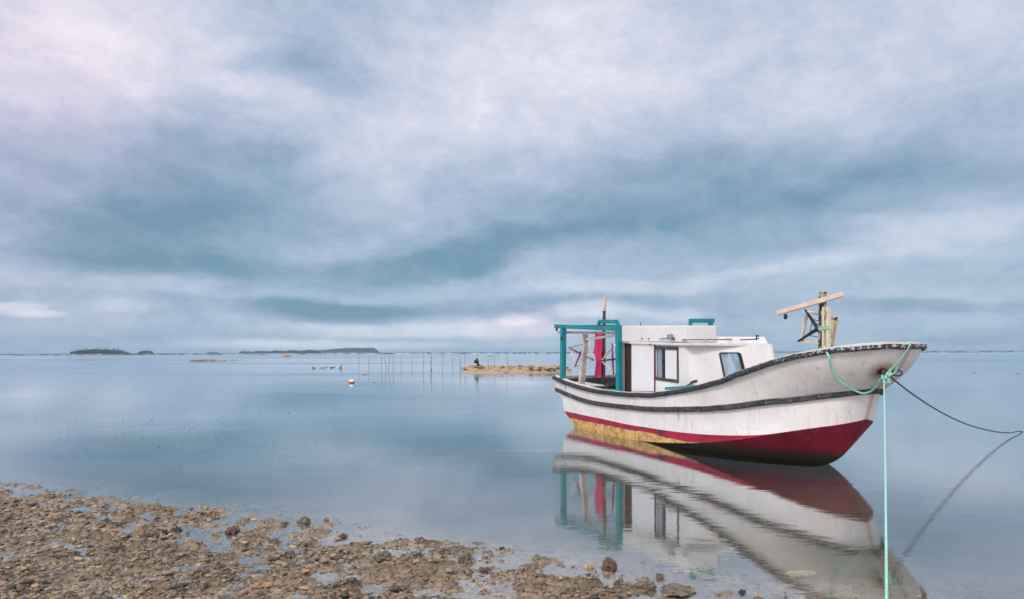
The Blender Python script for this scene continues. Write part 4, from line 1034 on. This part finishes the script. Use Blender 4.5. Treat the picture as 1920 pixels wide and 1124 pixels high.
# stump on the bank
c = onwater(896, 694); k_ = c.y / F
def sp(px, py): q = at(px, py, c.y); return q
b = MB(); b.tube([sp(901.5, 688.5), sp(898, 686), sp(896.5, 683), sp(895, 680), sp(893, 677.5), sp(894.5, 674.5), sp(896, 673)], [2.2 * k_, 2.0 * k_, 1.8 * k_, 3.6 * k_, 4.6 * k_, 2.6 * k_, 1.0 * k_], 9)
b.tube([sp(896.5, 684), sp(893.5, 686.5), sp(892, 688.5)], [1.4 * k_, 1.0 * k_, .8 * k_], 7); b.tube([sp(893, 678), sp(888.5, 680.5)], [3 * k_, 1.2 * k_], 7)
tag(b.build('stump', 'stump_dark', loc=c), 'dark gnarled stump leaning at the left end of the rock bank', 'stump')
# float
c = onwater(659, 718.6); k_ = c.y / F
fl = empty('float', c, 'round white float with an orange-brown band, alone in calm water', 'float')
v, f = ico(3)
b = MB(); b.add(v * np.array([5.2 * k_, 5.2 * k_, 4.6 * k_]) + np.array([c.x, c.y, 2.2 * k_]), f); b.build('ball', 'buoy_white', fl, smooth=True, recalc=False)
b = MB(); ring = []
for j in range(25):
    th = j / 24 * 6.283; ring.append([tuple(c + Vector((math.cos(th) * rr * k_, math.sin(th) * rr * k_, zz_ * k_))) for rr, zz_ in ((4.9, 3.4), (5.45, 2.6), (5.5, .6), (5.1, -.6))])
b.grid(ring); b.build('band', 'buoy_orange', fl, smooth=True)
# small stones left of the stakes
for px, py, wp, hp, m, lb in [(586.5, 690.5, 5, 4, 'sandbar', 'leftmost pale brown stone of the little row in the lagoon'), (590, 690.6, 4, 2.4, 'coral_orange', 'ochre stone touching the leftmost one of the little row'),
                              (603.5, 690.3, 11, 3, 'sandbar', 'long low brown stone of the little row'), (612.5, 689, 4, 1.2, 'coral_black', 'thin dark stone between the long one and the next'),
                              (621.5, 690.3, 6, 2.2, 'coral_black', 'dark rounded stone fourth in the little row'), (626.5, 688.8, 4, 1.4, 'coral_black', 'small dark stone behind the rounded one')]:
    c = onwater(px, py); k_ = c.y / F; b = MB(); b.add(rockshape(int(px), IV) * np.array([wp * k_ / 2, .25, hp * k_ * .7]) + np.array([c.x, c.y, 0]), IF)
    tag(b.build('stone', m, loc=c, recalc=False), lb, 'stone', 'stones in a little row in the lagoon')
for px, py, wp, lb in [(684, 703, 8, 'thin dark stone in the water just right of the white float'), (701, 718, 4, 'tiny dark stone level with the white float')]:
    c = onwater(px, py); k_ = c.y / F; b = MB(); b.add(rockshape(int(px), IV) * np.array([wp * k_ / 2, .12, .9 * k_]) + np.array([c.x, c.y, 0]), IF)
    tag(b.build('stone', 'coral_black', loc=c, recalc=False), lb, 'stone')
c = onwater(639.5, 690.5); k_ = c.y / F; b = MB()
b.tube([at(636, 690.5, c.y), at(638.5, 689.5, c.y), at(640, 687.5, c.y), at(640.6, 684.6, c.y)], [.6 * k_, 1.3 * k_, 1.1 * k_, .5 * k_], 7)
tag(b.build('driftwood', 'coral_black', loc=c), 'black upturned piece of driftwood at the right end of the little stone row', 'driftwood')
for px0, px1, py, hp, lb in [(358, 424, 677.2, 2.6, 'long narrow brown sandbank below the islands'), (432, 446, 676.2, 1.0, 'short thin sandbank right of the long one'), (453, 458, 676, .8, 'tiny sand patch at the end of the thin sandbank'),
                             (913, 935, 668.6, .9, 'thin sand streak far behind the rock bank')]:
    c = onwater((px0 + px1) / 2, py); k_ = c.y / F; b = MB(); r_ = np.random.RandomState(int(px0))
    for i in range(int(max(6, (px1 - px0) * 1.2))):
        xx = px0 + (px1 - px0) * (i + .5) / max(6, (px1 - px0) * 1.2); q = at(xx, py, c.y)
        hv = hp * (1 if xx < px0 + (px1 - px0) * .7 else .6)
        b.add(shapes[r_.randint(14)] * np.array([2.0 * k_, 3.2 * k_, hv * k_ * (.5 + .5 * r_.rand())]) + np.array([q.x, q.y + r_.uniform(-1, 1) * k_, 0]), IF)
    tag(b.build('sandbank', 'sandbar', loc=(c.x, c.y, 0), recalc=False), lb, 'sandbank', 'sandbanks on the flats')
# orange boat far off
c = onwater(538.5, 669.2); k_ = c.y / F
ob2 = empty('small_boat', c, 'small orange boat far out near the reef line', 'boat')
b = MB(); rows = []
for i in range(13):
    s_ = -1 + i / 6; hw = 1.7 * k_ * (1 - abs(s_) ** 3 * .8); z1 = (2.6 + 1.0 * s_ * s_) * k_
    rows.append([(c.x + s_ * 8.2 * k_ * 1, c.y - hw, z1), (c.x + s_ * 7.4 * k_, c.y - hw * .8, .8 * k_), (c.x + s_ * 7.0 * k_, c.y, -.3 * k_), (c.x + s_ * 7.4 * k_, c.y + hw * .8, .8 * k_), (c.x + s_ * 8.2 * k_, c.y + hw, z1)])
b.grid(rows); b.build('hull', 'orange_hull', ob2)
b = MB(); b.box6([(c.x - 4 * k_, c.y - 1.2 * k_, 2.2 * k_), (c.x + 4 * k_, c.y - 1.2 * k_, 2.2 * k_), (c.x + 4 * k_, c.y + 1.2 * k_, 2.2 * k_), (c.x - 4 * k_, c.y + 1.2 * k_, 2.2 * k_),
               (c.x - 3.5 * k_, c.y - 1.1 * k_, 4.2 * k_), (c.x + 3.5 * k_, c.y - 1.1 * k_, 4.2 * k_), (c.x + 3.5 * k_, c.y + 1.1 * k_, 4.2 * k_), (c.x - 3.5 * k_, c.y + 1.1 * k_, 4.2 * k_)])
b.build('cabin', 'orange_hull', ob2)
# reef line: dark heads and breaking surf along the horizon
def reef():
    r_ = np.random.RandomState(9); d_ = MB(); s_ = MB()
    for i in range(520):
        px = r_.uniform(-30, 1950); Y_ = r_.uniform(560, 800); c = at(px, hor(px), Y_); k_ = Y_ / F
        if vnoise(np.array([px / 60]), np.array([1.0]), 3)[0] < .35: continue
        d_.add(shapes[r_.randint(14)] * np.array([k_ * r_.uniform(.8, 4), 4, k_ * r_.uniform(.3, .9)]) + np.array([c.x, c.y, 0]), IF)
    for i in range(260):
        px = r_.uniform(-30, 1950); Y_ = r_.uniform(800, 1000); c = at(px, hor(px), Y_); k_ = Y_ / F
        s_.add(shapes[r_.randint(14)] * np.array([k_ * r_.uniform(2, 9), 4, k_ * r_.uniform(.25, .7)]) + np.array([c.x, c.y, 0]), IF)
    tag(d_.build('reef_heads', 'reef_dark', recalc=False), 'dark coral heads breaking the surface along the horizon', 'reef', kind='stuff')
    tag(s_.build('surf', 'surf_white', recalc=False), 'thin white surf breaking on the outer reef', 'surf', kind='stuff')
reef()
# islands
def island(px0, px1, hpx, Y_, label, profile, palms=0, seed=1, cr=1.1):
    r_ = np.random.RandomState(seed); k_ = Y_ / F
    c = at((px0 + px1) / 2, hor(px0), Y_); W_ = (px1 - px0) * k_; b = MB()
    rows = []
    for i in range(31):
        s_ = i / 30; hh = .22 * hpx * k_ * math.sin(math.pi * s_) ** .5 + .05
        x_ = c.x - W_ / 2 + W_ * s_; dd = W_ * .22 * math.sin(math.pi * s_) ** .5 + 1
        rows.append([(x_, Y_ - dd, -.5), (x_, Y_ - dd * .8, hh * .5), (x_, Y_, hh), (x_, Y_ + dd, -.5)])
    b.grid(rows); isl = b.build('island', 'island_sand', loc=(c.x, Y_, 0)); tag(isl, kind='structure')
    w_ = MB(); n = int((px1 - px0) * 9)
    for i in range(n):
        s_ = r_.rand(); top = profile(s_) * hpx * k_
        x_ = c.x - W_ / 2 + W_ * (.01 + .98 * s_); yy = Y_ + r_.uniform(-.8, .8) * W_ * .18 * math.sin(math.pi * min(max(s_, .02), .98)) ** .5
        rr = cr * k_ * r_.uniform(.7, 1.4); zz_ = r_.uniform(.1, 1) * max(top - rr * .7, .2)
        w_.add(shapes[r_.randint(14)] * np.array([rr * 1.4, rr * 1.4, rr * .9]) + np.array([x_, yy, zz_]), IF)
    for i in range(palms):
        s_ = r_.uniform(.08, .95); top = (profile(s_) * hpx + r_.uniform(1.2, 3)) * k_; x_ = c.x - W_ / 2 + W_ * s_
        p1 = Vector((x_ + r_.uniform(-1, 1) * k_, Y_, top)); w_.tube([(x_, Y_, 0), tuple(p1)], .12 * k_, 4)
        for j in range(7):
            a_ = j / 7 * 6.28 + r_.rand(); d_ = Vector((math.cos(a_), math.sin(a_), 0)) * 1.7 * k_; sd_ = Vector((-math.sin(a_), math.cos(a_), 0)) * .28 * k_
            m_ = p1 + d_ * .55 + Vector((0, 0, .35 * k_)); e_ = p1 + d_ - Vector((0, 0, .35 * k_))
            w_.add([p1, m_ - sd_, e_, m_ + sd_], [(0, 1, 2, 3)])
    tag(w_.build('woodland', 'island_trees', loc=(c.x, Y_, 0), recalc=False), label, 'trees', kind='stuff')
sm = lambda a, b_, x_: max(0, min(1, (x_ - a) / (b_ - a)))
island(133, 244, 10.5, 900, 'dark green palm trees covering the leftmost small island', lambda s_: .55 + .45 * math.sin(math.pi * min(1, s_ * 1.15)) if s_ < .75 else max(.25, 1 - (s_ - .75) * 3.2), 34, 1)
island(259, 288, 7, 1100, 'round clump of trees on the second small island', lambda s_: math.sin(math.pi * s_) ** .5, 5, 2)
island(391, 409, 3.2, 1700, 'tiny tuft of trees on the third far islet', lambda s_: .8, 3, 3)
island(449, 600, 7.5, 1500, 'long low line of trees on the middle island', lambda s_: .45 + .4 * s_ + .12 * math.sin(s_ * 30), 14, 4)
island(578, 713, 9.8, 2300, 'bluish wooded rise on the farthest long island', lambda s_: min(1, .35 + 1.2 * s_) if s_ < .93 else max(.15, (1 - s_) * 12), 0, 5)
# seagrass shoots poking out of the shallows
def seagrass():
    r_ = np.random.RandomState(4); b = MB()
    for i in range(260):
        if i < 210: px = r_.normal(330, 260); py = r_.normal(815, 30)
        else: px = r_.uniform(0, 1900); py = r_.uniform(715, 860)
        if py < 700 or py > 890 or px > 1040 and px < 1680: continue
        c = onwater(px, py); k_ = c.y / F; h_ = r_.uniform(.7, 2.6) * k_ * (1.6 if r_.rand() < .06 else 1); l_ = r_.uniform(-1, 1) * k_ * 1.2
        b.tube([c - Vector((0, 0, .03)), c + Vector((l_ * .4, 0, h_ * .6)), c + Vector((l_, 0, h_))], [.3 * k_, .25 * k_, .1 * k_], 4)
    tag(b.build('seagrass_shoots', 'weed_dark', recalc=False), 'thin dark seagrass tips poking out of the shallows', 'seagrass', kind='stuff')
seagrass()

# ---------------------------------------------------------------- haze
def haze():
    m = bpy.data.materials.new('haze'); m.use_nodes = True; nt = m.node_tree; nt.nodes.clear()
    v = nt.nodes.new('ShaderNodeVolumePrincipled'); v.inputs['Color'].default_value = (.62, .84, 1.0, 1); v.inputs['Density'].default_value = .00022
    v.inputs['Anisotropy'].default_value = 0.0
    o_ = nt.nodes.new('ShaderNodeOutputMaterial'); nt.links.new(v.outputs[0], o_.inputs['Volume'])
    b = MB(); MATS['haze'] = m; zb, zt_ = -1.6, 24
    b.box6([(-9100, -320, zb), (9100, -320, zb), (9100, 9100, zb), (-9100, 9100, zb), (-9100, -320, zt_), (9100, -320, zt_), (9100, 9100, zt_), (-9100, 9100, zt_)])
    tag(b.build('haze', 'haze'), 'thin bluish sea haze over the whole lagoon', 'haze', kind='stuff')
haze()
